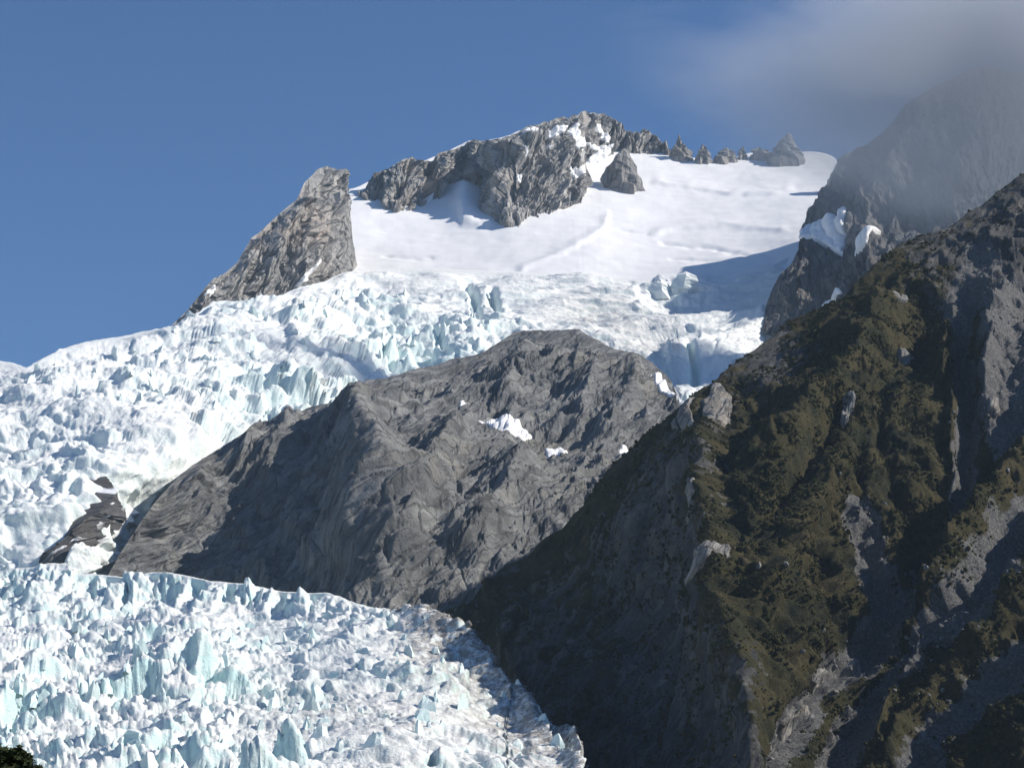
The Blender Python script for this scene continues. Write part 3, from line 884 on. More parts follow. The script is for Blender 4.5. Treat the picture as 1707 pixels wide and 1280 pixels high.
def spur_shape(c):
    px, py, P, N = c['px'], c['py'], c['P'], c['N']
    t = c['t']
    wob = fbm(P / 40.0, 3, 520) * 18
    h = fbm(P / 140.0, 4, 501) * 26
    # left face: bare slabs; right side: broken ground
    slab = sstep(40, -60, px + fbm(P / 60.0, 4, 540) * 70 - np.interp(py, [600, 660, 740, 850, 950, 1080, 1280, 1420], [1330, 1230, 1200, 1195, 1205, 1235, 1270, 1300]))
    u = 0.55 * P[..., 0] + 0.83 * P[..., 2] ; v = 0.83 * P[..., 0] - 0.55 * P[..., 2]
    f1 = facets(u / 2.6, v, 531, 16, 7) + facets(u / 2.4, v, 532, 6, 2.6)
    f2 = fbm(P / 45.0, 5, 533, ridged=True) * 13 + facets(P[..., 0], P[..., 1] * .5 + P[..., 2], 534, 10, 4.2) + facets(P[..., 0], P[..., 1] * .5 + P[..., 2], 535, 4, 1.6)
    h += slab * f1 + (1 - slab) * f2
    for gi_, (poly, wl, wr, A) in enumerate(GULLIES):
        A = A * (0.6 if gi_ in (1, 2, 4) else 1.0)
        h += rib(px + wob, py + wob * .4, poly, wl * 1.2, wr * 1.3, A * 1.15, 0.15)
    for poly, wl, wr, A in SPUR_RIBS:
        h += rib(px + wob, py, poly, wl, wr, A * 1.0, 0.15)
    h = (0.5 * h + 0.5 * blur(h, 1)) * (0.25 + 0.75 * sstep(0, 0.06, t))
    scree = np.zeros(px.shape)
    for poly, W in ((GULLIES[0][0], 16), (GULLIES[1][0], 24), (GULLIES[2][0], 26), (GULLIES[4][0], 28), ([(1432, 850), (1450, 910), (1475, 980), (1500, 1010), (1470, 1050)], 26), ([(1690, 500), (1690, 600), (1680, 660)], 45), ([(1640, 440), (1600, 500)], 25), ([(1690, 960), (1620, 1050)], 20)):
        d, s, r = line(px + wob, py + wob, poly)
        scree = np.maximum(scree, np.exp(-(d / (W * 1.35)) ** 2))
    veg = (1 - slab) * 0.95 + slab * (0.28 + 0.5 * np.exp(-((px - np.interp(py, [640, 800, 1000], [1180, 1010, 800])) / 70) ** 2) + 0.25 * sstep(1.0, 0.0, np.abs(px - 960) / 120))
    veg = veg - 0.6 * sstep(560, 400, py) * sstep(1440, 1560, px)
    veg -= 0.5 * np.exp(-((px - 1690) / 50) ** 2 - ((py - 560) / 120) ** 2)
    return P + N * h[..., None], {'scree': scree, 'veg': veg, 'slab': slab, 'su': u, 'sv': v + wob * 0.3}


mass('mountain_spur', 729, 2260, pwl(SPUR_SKY), pwl(SPUR_BOT), 710, 400, M['spur'], spur_depth, spur_shape, back=((60, -40), (500, -450)), front=(-40, -120))


# ------------------------------------------------------------------ lower glacier
def glacier_depth(px, py):
    return tps([(-320, 960, 1950), (-320, 1340, 1060), (-160, 955, 1930), (0, 950, 1910), (110, 938, 1900), (281, 954, 1870), (410, 973, 1840), (545, 988, 1790), (638, 1014, 1740), (732, 1032, 1700), (826, 1045, 1690), (850, 1110, 1600), (880, 1152, 1560), (961, 1212, 1440), (1005, 1280, 1330), (1040, 1350, 1250),
                (-160, 1010, 1860), (0, 1010, 1850), (281, 1010, 1812), (410, 1025, 1785), (150, 1005, 1845), (545, 1050, 1700), (0, 1100, 1560), (300, 1100, 1510), (600, 1120, 1460), (750, 1120, 1510), (0, 1280, 1160), (300, 1280, 1150), (600, 1280, 1150), (900, 1280, 1260), (-160, 1350, 1050), (400, 1350, 1050), (850, 1350, 1130), (-160, 1150, 1430)], px, py)


def glacier_shape(c):
    px, py, P, N = c['px'], c['py'], c['P'], c['N']
    ed = np.maximum(sstep(0, 0.05, c['t']), 0.7 * sstep(600, 760, px))
    rough = np.clip(tps([(0, 960, .7), (100, 960, .6), (200, 985, .4), (300, 985, .35), (420, 1000, .4), (550, 1015, .5), (700, 1060, .8), (850, 1150, .6), (950, 1250, .45), (300, 1060, 1.1), (0, 1080, 1.0), (150, 1250, 1.3), (450, 1250, 1.1), (600, 1180, .5), (400, 1160, .8), (700, 1250, .6), (780, 1050, .5)], px, py), 0.3, 1.4)
    dz, blue = seracs(P, N, px, py, rough * 0.85, 24.0, 700, 0.85, 0.85)
    dz *= 0.15 + 0.85 * ed
    h = fbm(P / 120.0, 3, 701) * 12 * ed
    # the fluted ice wall under the upper brink
    wall = sstep(0.2, 0.05, c['t']) * sstep(0.0, 0.02, c['t']) * sstep(640, 480, px)
    fl = fbm(np.stack([P[..., 0] / 13.0, P[..., 1] / 60.0, P[..., 2] / 70.0], -1), 4, 705, ridged=True)
    h += wall * (fl * 7 + facets(P[..., 0], P[..., 2] / 3.0, 706, 17, 9))
    # dirty rim along the right edge, then the trough against the spur
    d, s, r = line(px, py, [(640, 1020), (700, 1040), (756, 1060), (808, 1100), (850, 1165), (896, 1212), (950, 1235), (960, 1300)])
    h += np.where(s > 0, -1.0, 0.0) * 0 + 14 * np.exp(-(d / 16) ** 2) * sstep(0, 0.15, r)
    rightside = sstep(-14, 34, d * np.where(px > np.interp(py, [1000, 1060, 1100, 1165, 1212, 1300], [640, 756, 808, 850, 896, 960]), 1, -1))
    h -= 26 * rightside * ed
    blue = np.maximum(blue, wall * np.clip(0.75 + fl, 0, 1))
    dirt_shade = 1.15 * np.exp(-np.clip(d - 8, 0, 99) / 62) * sstep(0, 0.2, r) + 0.85 * rightside + 0.42 * np.exp(-((px - 560) / 150) ** 2 - ((py - 1190) / 45) ** 2) + 0.12  # dirt on the rim; beyond it the same colour stands in for shaded ice
    dirt_shade = np.maximum(dirt_shade, 1.2 * sstep(0.09, 0.0, c['t']) * sstep(620, 740, px))  # darkens the smooth skirt along the right margin
    Q = P + N * h[..., None]
    Q[..., 2] += dz * 0.85
    Q += N * (dz * 0.3)[..., None]
    return ice_finish(Q, {'blue': blue * (1 - 0.7 * np.clip(dirt_shade, 0, 1)), 'dirt_shade': dirt_shade}, 32.0, 750, rough * ed)


mass('glacier', -300, 1038, pwl(GLACIER_TOP), lambda x: np.full(np.shape(x), 1340.0), 700, 380, M['ice'], glacier_depth, glacier_shape, back=((16, -40), (120, -200)), front=(-60, -150))



# ------------------------------------------------------------------ valley floor and an unseen wall added on the right to cast shade
def gravel_mat():
    k = NT('valley_gravel')
    c = k.ramp(k.noise(0.08, 8, 0.7), [(0.35, (0.09, 0.09, 0.088)), (0.5, (0.16, 0.16, 0.155)), (0.66, (0.24, 0.235, 0.225))])
    return k.done(c, k.bump(k.noise(0.6, 6, 0.7), 0.6, 0.7))


gx, gy = np.meshgrid(np.linspace(-3000, 3000, 61), np.linspace(-1500, 6500, 81))
gz = fbm(np.stack([gx / 400, gy / 400, gx * 0], -1), 3, 801) * 4 - 1.0
gz = np.where(np.hypot(gx, gy) < 150, np.minimum(gz, -0.2), gz)
g = link_mesh('ground', np.stack([gx, gy, gz], -1).reshape(-1, 3), grid_faces(81, 61)[:, ::-1], gravel_mat())
g['kind'] = 'structure'

# the spur's flank carried on out of view, added to shade the near trees
wy, wt = np.meshgrid(np.linspace(-500, 760, 64), np.linspace(0, 1, 40))
wx = 150 + 0.17 * np.maximum(wy, 0) + wt * 620
wz = -6 + 520 * wt ** 0.9
W = np.stack([wx, wy, wz], -1)
W[..., 0] += fbm(W / 160.0, 4, 811) * 70
W[..., 2] += fbm(W / 90.0, 4, 812) * 50 * sstep(0, 0.1, wt)
vw = link_mesh('added_valley_side', W.reshape(-1, 3), grid_faces(40, 64)[:, ::-1], M['spur'], attrs={'veg': np.full(wy.shape, 0.9), 'scree': np.zeros(wy.shape), 'su': W[..., 2], 'sv': W[..., 1]})
vw['kind'] = 'structure'


# ------------------------------------------------------------------ single rocks, ice blocks, snow patches
def tag(o, label, cat, group=None):
    o['label'] = label; o['category'] = cat
    if group:
        o['group'] = group
    return o


def spire(name, levels, Y, mat, thick=0.8, sink=25.0, rings=16, sides=22, rough=0.16, seed=1, parent=None, smooth=False, lean=0.0, attrs=None):
    """A rock or ice body built from its left and right edge at a few heights, with its own thickness."""
    lv = sorted(levels)                                    # top first
    pys = np.array([l[0] for l in lv], float)
    q = np.linspace(pys[0], pys[-1], rings)
    xl = np.interp(q, pys, [l[1] for l in lv]); xr = np.interp(q, pys, [l[2] for l in lv])
    A = place(xl, q, Y); B = place(xr, q, Y)
    C = (A + B) / 2; hw = np.linalg.norm(B - A, axis=1) / 2 + 0.05
    ztop = C[0, 2]
    C[:, 1] += (ztop - C[:, 2]) * -lean
    # root
    C = np.vstack([C, C[-1] + np.array([0, 0, -sink])]); hw = np.append(hw, hw[-1] * 1.15)
    th = np.linspace(0, 2 * np.pi, sides, endpoint=False)
    V = np.stack([C[:, None, 0] + hw[:, None] * np.cos(th), C[:, None, 1] + hw[:, None] * thick * np.sin(th), np.repeat(C[:, None, 2], sides, 1)], -1)
    size = float(np.median(hw))
    nrm = np.stack([np.cos(th), np.sin(th), th * 0], -1)[None]
    F1, F2, r1, r2, r3, dx, dy = worley(np.broadcast_to(th, V.shape[:2]) * 1.6 + seed, V[..., 2] / (size * 1.6), seed)
    n = fbm(V * np.array([1, 1, 0.3]) / (size * 0.55), 4, seed, ridged=True) * 1.3 + (r1 - 0.5) * 0.9 + (r2 - 0.5) * dx * 1.2 + (r3 - .5) * dy * 1.2
    V = V + nrm * (n * hw[:, None] * rough * 2.2)[..., None]
    V[..., 2] += fbm(V / (size * 0.7) + 9, 3, seed + 3) * size * rough * 0.6
    nr = V.shape[0]
    co = np.vstack([V.reshape(-1, 3), V[0].mean(0) + np.array([0, 0, hw[0] * 0.6]), V[-1].mean(0)])
    i = np.arange(nr * sides).reshape(nr, sides); j = np.roll(i, -1, 1)
    f = np.stack([i[:-1], i[1:], j[1:], j[:-1]], -1).reshape(-1, 4)
    top = np.stack([np.full(sides, nr * sides), i[0], j[0], j[0]], -1)
    bm = bmesh.new()
    vs_ = [bm.verts.new(c) for c in co]
    for a, b, c_, d in f:
        bm.faces.new((vs_[a], vs_[b], vs_[c_], vs_[d]))
    for a in range(sides):
        bm.faces.new((vs_[nr * sides], vs_[i[0, a]], vs_[j[0, a]]))
        bm.faces.new((vs_[nr * sides + 1], vs_[j[-1, a]], vs_[i[-1, a]]))
    bmesh.ops.recalc_face_normals(bm, faces=bm.faces)
    org = Vector(C[-2]) if parent is None else Vector((0, 0, 0))
    bmesh.ops.translate(bm, verts=bm.verts, vec=-org)
    me = bpy.data.meshes.new(name); bm.to_mesh(me); bm.free()
    for p in me.polygons:
        p.use_smooth = smooth
    for an, v in (attrs or {}).items():
        at = me.attributes.new(an, 'FLOAT', 'POINT'); at.data.foreach_set('value', np.full(len(me.vertices), v, np.float32))
    zz = np.array([v.co[:] for v in me.vertices])
    for an, v in (('su', zz[:, 2]), ('sv', zz[:, 0] * 1.0 + zz[:, 1] * 0.6 - 0.2 * zz[:, 2])):
        at = me.attributes.new(an, 'FLOAT', 'POINT'); at.data.foreach_set('value', v.astype(np.float32))
    me.materials.append(mat)
    o = bpy.data.objects.new(name, me); o.location = org
    COL.objects.link(o)
    if parent:
        o.parent = parent
    return o


def sd(px, py):
    return float(snow_depth(np.array([[px]]), np.array([[py]]))[0, 0])


# pinnacles along the rim of the snowfield
for lv, base, lab, th in (
        ([(225, 1131, 1133), (237, 1128, 1137), (246, 1122, 1145), (253, 1119, 1152), (266, 1118, 1157)], (1138, 262), 'slender two-pronged rock pinnacle just right of the summit ridge', 0.7),
        ([(242, 1170, 1174), (249, 1166, 1180), (258, 1162, 1183), (270, 1157, 1185)], (1172, 268), 'broad cone-shaped rock pinnacle second from the summit ridge', 0.8),
        ([(248, 1206, 1213), (254, 1199, 1222), (262, 1193, 1227), (270, 1191, 1230)], (1210, 264), 'low rounded rock knob on the snow rim', 0.8),
        ([(244, 1237, 1239), (252, 1233, 1243), (263, 1229, 1246)], (1238, 260), 'smallest thin rock tooth on the snow rim', 0.8),
        ([(223, 1313, 1317), (232, 1304, 1322), (244, 1294, 1328), (256, 1284, 1334), (272, 1276, 1342)], (1312, 266), 'tallest isolated rock horn standing in the snow rim', 0.75),
        ([(249, 1258, 1270), (255, 1252, 1284), (262, 1247, 1292)], (1268, 259), 'flat line of dark rocks beside the tall isolated horn', 0.6),
        ([(255, 1410, 1418), (266, 1397, 1426), (290, 1386, 1430), (315, 1372, 1428), (335, 1366, 1420)], (1400, 318), 'jagged rock tower between the snowfield and the cloudy mountain', 0.8)):
    tag(spire('rock_pinnacle', lv, sd(*base) - 14, M['peak'], th, 40, 16, 13, 0.24, int(lv[0][1]), smooth=False, attrs={'snow': 0.0}), lab, 'rock pinnacle', 'rock pinnacles along the snow rim')
tag(spire('rock_buttress', [(250, 1036, 1044), (262, 1024, 1051), (280, 1012, 1060), (300, 1003, 1067), (318, 1000, 1073), (345, 998, 1078)], sd(1048, 318) + 16, M['peak'], 0.75, 30, 22, 16, 0.15, 77, attrs={'snow': 0.0}),
    'pinkish wedge-shaped rock buttress jutting out of the snow below the summit', 'rock buttress')


def drape(src, poly, name, mat, lab, cat, lift=1.6, wob=7.0, group=None, seed=3, rock=False):
    """A patch of snow lying on a mass: its own skin over that surface, thick in the middle, its rim sunk in."""
    m = MASS[src]
    px, py, P, N = m['px'], m['py'], m['P'], m['N']
    xs = [p[0] for p in poly]; ys = [p[1] for p in poly]
    c0 = np.searchsorted(px[0], min(xs) - 6); c1 = np.searchsorted(px[0], max(xs) + 6)
    rows = np.where(((py[:, c0:c1] > min(ys) - 8) & (py[:, c0:c1] < max(ys) + 8)).any(1))[0]
    if not len(rows) or c1 - c0 < 2:
        return None
    r0, r1 = max(rows[0] - 1, 0), min(rows[-1] + 2, P.shape[0])

    def up(A, k=3):
        n0, n1 = A.shape[:2]
        a = np.linspace(0, n0 - 1, (n0 - 1) * k + 1); i = np.clip(a.astype(int), 0, n0 - 2); f = (a - i).reshape(-1, *([1] * (A.ndim - 1)))
        A = A[i] * (1 - f) + A[i + 1] * f
        a = np.linspace(0, n1 - 1, (n1 - 1) * k + 1); i = np.clip(a.astype(int), 0, n1 - 2); f = (a - i).reshape(1, -1, *([1] * (A.ndim - 2)))
        return A[:, i] * (1 - f) + A[:, i + 1] * f
    X, Yp, Q = up(px[r0:r1, c0:c1]), up(py[r0:r1, c0:c1]), up(P[r0:r1, c0:c1])
    Nn = up(blur(N, 2)[r0:r1, c0:c1])
    sc = np.linalg.norm(Q.mean((0, 1))) / 2500.0
    w = fbm(Q / (14.0 * sc), 4, seed) * wob
    ins = inside(X + w, Yp + w * 0.6, poly).astype(float)
    soft = blur(ins, 3)
    Qs = blur(Q, 3 if rock else 8)
    Q2 = Q * 0.4 + Qs * 0.6 + Nn * ((soft * 2 - 0.9) * lift * sc)[..., None] + Nn * 0.5 * sc
    if rock:
        u_ = 0.5 * Q[..., 0] + 0.85 * Q[..., 2]; v_ = 0.85 * Q[..., 0] - 0.5 * Q[..., 2]
        hh = facets(u_ / 3.5, v_, seed + 5, 11, 2.2) + facets(u_ / 2.5, v_, seed + 6, 4.5, 0.7)
        Q2 = Q2 + Nn * (hh * soft)[..., None] + np.array([0.35, 0, 0.0]) * (soft * lift)[..., None]
    keep = soft > 0.12
    F = grid_faces(*X.shape)
    F = F[keep.ravel()[F].all(1)]
    if len(F) < 4:
        return None
    used = np.unique(F); mp = np.full(X.size, -1); mp[used] = np.arange(len(used))
    co = Q2.reshape(-1, 3)[used]
    org = co.mean(0)
    o = link_mesh(name, co - org, mp[F], mat, smooth=not rock, attrs={'su': 0.5 * co[:, 0] + 0.85 * co[:, 2], 'sv': 0.85 * co[:, 0] - 0.5 * co[:, 2]} if rock else None)
    o.location = org
    return tag(o, lab, cat, group)


for src, poly, lab in (
        ('summit_ridge', [(864, 238), (872, 225), (884, 221), (893, 224), (886, 233), (876, 238)], 'small snow patch high on the left shoulder of the summit ridge'),
        ('summit_ridge', [(908, 224), (924, 218), (938, 217), (934, 227), (922, 232), (912, 230)], 'snow patch on a ledge left of the summit'),
        ('summit_ridge', [(940, 222), (954, 215), (968, 230), (979, 232), (977, 244), (962, 247), (950, 241), (944, 232)], 'forked snow patch in the hollow just below the summit'),
        ('summit_ridge', [(988, 209), (998, 211), (1006, 225), (1015, 238), (1008, 243), (999, 233)], 'narrow upright snow streak right below the summit'),
        ('summit_ridge', [(976, 237), (1000, 246), (1019, 245), (1015, 257), (999, 271), (986, 284), (960, 294), (947, 273), (962, 273), (972, 281), (985, 262), (991, 252)], 'long snow ramp between the summit wall and the pinkish buttress'),
        ('summit_ridge', [(861, 285), (873, 288), (871, 299), (863, 298)], 'tiny snow spot in the middle of the ridge face'),
        ('rock_dome', [(796, 704), (818, 704), (846, 709), (880, 715), (888, 718), (872, 728), (850, 727), (826, 722), (812, 713)], 'largest snow patch on the bench of the grey rock dome'),
        ('rock_dome', [(762, 684), (776, 684), (774, 690), (764, 690)], 'tiny snow spot above the large patch on the rock dome'),
        ('rock_dome', [(908, 733), (926, 729), (946, 732), (942, 742), (922, 742), (912, 738)], 'flat snow patch right of the large patch on the rock dome'),
        ('rock_dome', [(1028, 745), (1040, 733), (1054, 736), (1056, 742), (1042, 747)], 'snow patch on the dome beside the dark spur'),
        ('rock_dome', [(1078, 636), (1090, 642), (1108, 652), (1122, 660), (1128, 672), (1112, 664), (1096, 655), (1084, 646)], 'slanting snow streak near the right end of the rock dome'),
        ('cloudy_mountain', G_SNOW[0], 'large snow patch on the shaded foot of the cloudy mountain'),
        ('cloudy_mountain', G_SNOW[1], 'thin snow tongue right of the large patch on the cloudy mountain'),
        ('cloudy_mountain', G_SNOW[2], 'snow patch wedged between the cloudy mountain and the mossy spur'),
        ('sharp_peak', [(486, 482), (500, 462), (515, 441), (522, 434), (517, 450), (504, 471), (494, 484)], 'thin snow gully low on the sharp peak'),
        ('sharp_peak', [(336, 497), (352, 478), (362, 476), (353, 493)], 'small snow patch near the left foot of the sharp peak')):
    drape(src, poly, 'snow_patch', M['snow'], lab, 'snow patch', 1.6 if src != 'cloudy_mountain' else 3.5, 3.5, 'snow patches lying on the rock')

# ------------------------------------------------------------------ finding the surface under a place in the photograph
CAMP = Vector((0, 0, CAM_Z))
TREES = {}


def ground_at(name, px, py):
    if name not in TREES:
        f = MASS[name]['P'][::2, ::2]
        TREES[name] = BVHTree.FromPolygons(f.reshape(-1, 3).tolist(), grid_faces(*f.shape[:2]).tolist())
    d = Vector(place(px, py, 1000.0)) - CAMP
    hit, nor, _, _ = TREES[name].ray_cast(CAMP, d.normalized())
    return hit, nor


# pale slabs and outcrops of the spur
def outcrop(lv, lab, mat, seed=1, lift=6.0):
    grow = 1.5
    poly = [(l[1] - grow, l[0]) for l in lv] + [(l[2] + grow, l[0]) for l in lv[::-1]]
    return drape('mountain_spur', poly, 'rock_outcrop', mat, lab, 'rock outcrop', lift * 0.45, 3.0, None, seed, True)


outcrop([(638, 1190, 1199), (650, 1183, 1209), (672, 1178, 1211), (690, 1176, 1207), (705, 1177, 1194), (713, 1179, 1186)], 'tall pale oval slab standing on the shaded skyline of the spur', M['pale'], seed=11)
outcrop([(670, 1153, 1161), (684, 1146, 1161), (700, 1143, 1158), (715, 1141, 1160), (722, 1142, 1158)], 'narrow pale slab left of the tall oval slab', M['pale'], seed=12)
outcrop([(702, 1130, 1134), (712, 1128, 1137), (723, 1126, 1137)], 'small pale rock spike at the left end of the skyline slabs', M['pale'], seed=13)
outcrop([(674, 1409, 1417), (684, 1405, 1422), (696, 1403, 1418), (704, 1404, 1412)], 'pale upright outcrop in the middle of the mossy slope', M['boulder'], seed=14)
outcrop([(930, 1200, 1212), (940, 1196, 1226), (955, 1196, 1226), (970, 1192, 1218), (985, 1186, 1206), (994, 1183, 1192)], 'bright cracked outcrop above the dark bushes', M['pale'], seed=15)
outcrop([(1095, 1392, 1404), (1105, 1378, 1408), (1118, 1366, 1400), (1128, 1362, 1384)], 'light broken rock at the head of the long pale slab', M['pale'], seed=16)
outcrop([(1136, 1358, 1374), (1150, 1352, 1380), (1170, 1344, 1374), (1190, 1336, 1362), (1205, 1324, 1348), (1220, 1312, 1340), (1232, 1330, 1342)], 'long pale slab slanting down along the gully', M['pale'], seed=17)
outcrop([(1062, 1440, 1446), (1075, 1436, 1452), (1090, 1434, 1454), (1100, 1436, 1444)], 'grey upright block at the foot of the scree fan', M['boulder'], seed=18)
outcrop([(655, 1654, 1660), (664, 1647, 1658), (674, 1646, 1654)], 'yellowish leaning rock beside the upper scree', M['pale'], seed=19)
outcrop([(732, 1668, 1677), (745, 1666, 1678), (756, 1668, 1674)], 'pale knob on the shaded rib right of the gully', M['boulder'], seed=20)
outcrop([(905, 1184, 1186), (914, 1178, 1186), (926, 1172, 1182), (938, 1165, 1174)], 'thin bright shard on the dark left face of the spur', M['pale'], seed=21)
outcrop([(828, 1184, 1187), (845, 1176, 1186), (862, 1166, 1178), (878, 1156, 1164), (890, 1152, 1157)], 'long sunlit edge of rock on the dark left face', M['pale'], seed=22)
outcrop([(930, 1552, 1562), (950, 1540, 1556), (965, 1532, 1548), (985, 1512, 1526)], 'pale torn bank above the shaded gully', M['pale'], seed=23)
outcrop([(560, 1500, 1510), (566, 1496, 1514), (574, 1498, 1512)], 'small pale block near the top of the mossy slope', M['boulder'], seed=24)
outcrop([(482, 1496, 1502), (486, 1490, 1508), (494, 1488, 1508)], 'rocky knob on top of the mossy shoulder', M['boulder'], seed=25)

# ------------------------------------------------------------------ loose boulders in the gullies
rng = np.random.default_rng(5)


def boulder_mesh(name, seed, mat, sub=2, rough=0.35):
    bm = bmesh.new()
    bmesh.ops.create_icosphere(bm, subdivisions=sub, radius=1.0)
    co = np.array([v.co[:] for v in bm.verts])
    r = np.random.default_rng(seed)
    for _ in range(9):                                     # flats knocked off the stone
        d = r.normal(size=3); d /= np.linalg.norm(d)
        k = r.uniform(0.45, 0.85)
        ex = np.clip(co @ d - k, 0, None)
        co -= ex[:, None] * d
    co *= r.uniform(0.7, 1.3, 3)
    for v, c in zip(bm.verts, co):
        v.co = c
    me = bpy.data.meshes.new(name); bm.to_mesh(me); bm.free()
    me.materials.append(mat)
    return me


STONES = [boulder_mesh('boulder', 900 + k, M['boulder'] if k % 3 else M['pale'], 2) for k in range(6)]
spots = [(1583, 705, 8, 'boulder lying below the tall dark gully wall in the upper scree'), (1478, 905, 6, 'boulder at the point where the scree fan begins'), (1310, 940, 8, 'lone grey boulder among bushes above the scree fan'),
         (1330, 1050, 8, 'pointed pale boulder among bushes left of the scree fan'), (1372, 1052, 8, 'larger of two pale boulders by the foot of the scree fan'), (1384, 1056, 5, 'smaller of two pale boulders by the foot of the scree fan'),
         (1545, 1040, 8, 'uppermost pale boulder in the stream of rubble'), (1512, 1062, 8, 'biggest pale boulder in the stream of rubble'), (1490, 1078, 7, 'lowest pale boulder in the stream of rubble'), (1440, 1118, 8, 'dark boulder beside the head of the long pale slab'),
         (1265, 942, 11, 'large blocky boulder right of the bright cracked outcrop'), (1598, 760, 7, 'boulder below the pale neck of the main gully'), (1600, 830, 7, 'boulder halfway down the pale gully'), (1640, 1010, 6, 'boulder on the middle scree stripe'),
         (1570, 1150, 8, 'boulder on the lower scree stripe'), (1300, 850, 7, 'topmost boulder on the shaded edge of the slope'), (1520, 600, 8, 'boulder just below the mossy shoulder'), (1400, 790, 7, 'small boulder in the middle of the moss'), (1690, 1210, 7, 'boulder on the scree near the lower right corner'), (1338, 1085, 7, 'broken boulder among dark bushes above the long pale slab')]
for n_, (bx, by, bs, blab) in enumerate(spots):
    hit, nor = ground_at('mountain_spur', bx, by)
    if hit is None:
        continue
    o = bpy.data.objects.new('boulder', STONES[n_ % len(STONES)])
    COL.objects.link(o)
    o.location = hit
    r_ = bs / FPX * hit.y * 0.62
    o.scale = (r_ * rng.uniform(.8, 1.3), r_ * rng.uniform(.8, 1.2), r_ * rng.uniform(.7, 1.2))
    o.rotation_euler = rng.uniform(0, 6.28, 3)
    tag(o, blab, 'boulder', 'boulders strewn over the spur')

# the countless smaller stones of the scree
m = MASS['mountain_spur']
sc_ = m['attrs']['scree'] * (m['py'] < 1300) * (m['px'] < 1730)
pr = (sc_ ** 1.5).ravel(); pr /= pr.sum()
pick = rng.choice(pr.size, 5200, p=pr)
base = [np.array([v.co[:] for v in me.vertices]) for me in (boulder_mesh('scree_stone', 950 + k, M['boulder'], 1) for k in range(5))]
tri = None
bm = bmesh.new(); bmesh.ops.create_icosphere(bm, subdivisions=1, radius=1.0)
tri = np.array([[v.index for v in f.verts] for f in bm.faces]); bm.free()
Pf = m['P'].reshape(-1, 3)[pick] + rng.normal(size=(len(pick), 3)) * np.array([0.8, 0.8, 0.2])
cos_, fs_ = [], []
for k, p in enumerate(Pf):
    s_ = 0.35 + rng.pareto(2.6) * 0.5
    s_ = min(s_, 2.4)
    a_ = rng.uniform(0, 6.28); ca, sa = math.cos(a_), math.sin(a_)
    b_ = base[k % 5] * s_
    b_ = np.stack([b_[:, 0] * ca - b_[:, 1] * sa, b_[:, 0] * sa + b_[:, 1] * ca, b_[:, 2]], -1)
    cos_.append(b_ + p); fs_.append(tri + k * len(b_))
sco = link_mesh('scree', np.vstack(cos_), np.vstack(fs_), M['boulder'], smooth=False)
sco['kind'] = 'stuff'
gm = MASS['glacier']
d_, s__, r__ = line(gm['px'], gm['py'], [(640, 1020), (700, 1038), (760, 1050), (815, 1085), (858, 1150), (905, 1200), (960, 1226), (1000, 1280)])
pr2 = (np.exp(-(d_ / 20) ** 2) * sstep(0, 0.25, r__) * (gm['py'] < 1320))
row_ = np.arange(gm['px'].shape[0])[:, None]
pr2 = (pr2 + 0.8 * np.exp(-row_ / 7.0) * sstep(620, 720, gm['px']) * (gm['py'] < 1320)).ravel(); pr2 /= pr2.sum()
pick = rng.choice(pr2.size, 3600, p=pr2)
Pf = gm['P'].reshape(-1, 3)[pick] + rng.normal(size=(len(pick), 3)) * np.array([1.0, 1.0, 0.2])
cos_, fs_ = [], []
for k, p in enumerate(Pf):
    s_ = min(0.4 + rng.pareto(2.4) * 0.5, 2.8)
    a_ = rng.uniform(0, 6.28); ca, sa = math.cos(a_), math.sin(a_)
    b_ = base[k % 5] * s_
    cos_.append(np.stack([b_[:, 0] * ca - b_[:, 1] * sa, b_[:, 0] * sa + b_[:, 1] * ca, b_[:, 2]], -1) + p); fs_.append(tri + k * len(b_))
mor = link_mesh('moraine_rubble', np.vstack(cos_), np.vstack(fs_), M['boulder'], smooth=False)
mor['kind'] = 'stuff'


# ------------------------------------------------------------------ scrub on the spur
def scrub_mat():
    k = NT('scrub_leaves')
    big = k.noise(0.03, 5, 0.6)
    fine = k.noise(0.35, 3, 0.6)
    c = k.ramp(k.math('ADD', k.math('MULTIPLY', big, 0.65), k.math('MULTIPLY', fine, 0.35)),
               [(0.38, (0.018, 0.025, 0.011)), (0.48, (0.042, 0.045, 0.016)), (0.56, (0.07, 0.062, 0.021)), (0.66, (0.095, 0.076, 0.031))])
    return k.done(c, k.bump(k.noise(1.6, 4, 0.7), 0.5, 0.8))


M['scrub'] = scrub_mat()
vg = np.clip(m['attrs']['veg'] - m['attrs']['scree'] * 1.2, 0, 1) * (m['py'] < 1320) * (m['px'] < 1740)
clump = sstep(-0.08, 0.15, fbm(m['P'] / 28.0, 4, 960))
wgt = vg * (0.12 + 0.88 * clump) * np.linalg.norm(np.cross(np.gradient(m['P'], axis=0), np.gradient(m['P'], axis=1)), axis=-1)
pr = wgt.ravel(); pr = pr / pr.sum()
pick = rng.choice(pr.size, 38000, p=pr)
Pf = (m['P'].reshape(-1, 3)[pick] + rng.normal(size=(len(pick), 3)) * np.array([1.0, 1.0, 0.3])).astype(np.float32)
me = bpy.data.meshes.new('scrub')
me.vertices.add(len(Pf)); me.vertices.foreach_set('co', Pf.ravel())
cl = clump.ravel()[pick]
at = me.attributes.new('size', 'FLOAT', 'POINT'); at.data.foreach_set('value', (0.4 + cl * rng.uniform(0.1, 1.0, len(pick)) ** 2.5 * 1.15).astype(np.float32))
so = bpy.data.objects.new('scrub', me); COL.objects.link(so); so['kind'] = 'stuff'
ng = bpy.data.node_groups.new('scrub_scatter', 'GeometryNodeTree')
ng.interface.new_socket('Geometry', in_out='INPUT', socket_type='NodeSocketGeometry')
ng.interface.new_socket('Geometry', in_out='OUTPUT', socket_type='NodeSocketGeometry')
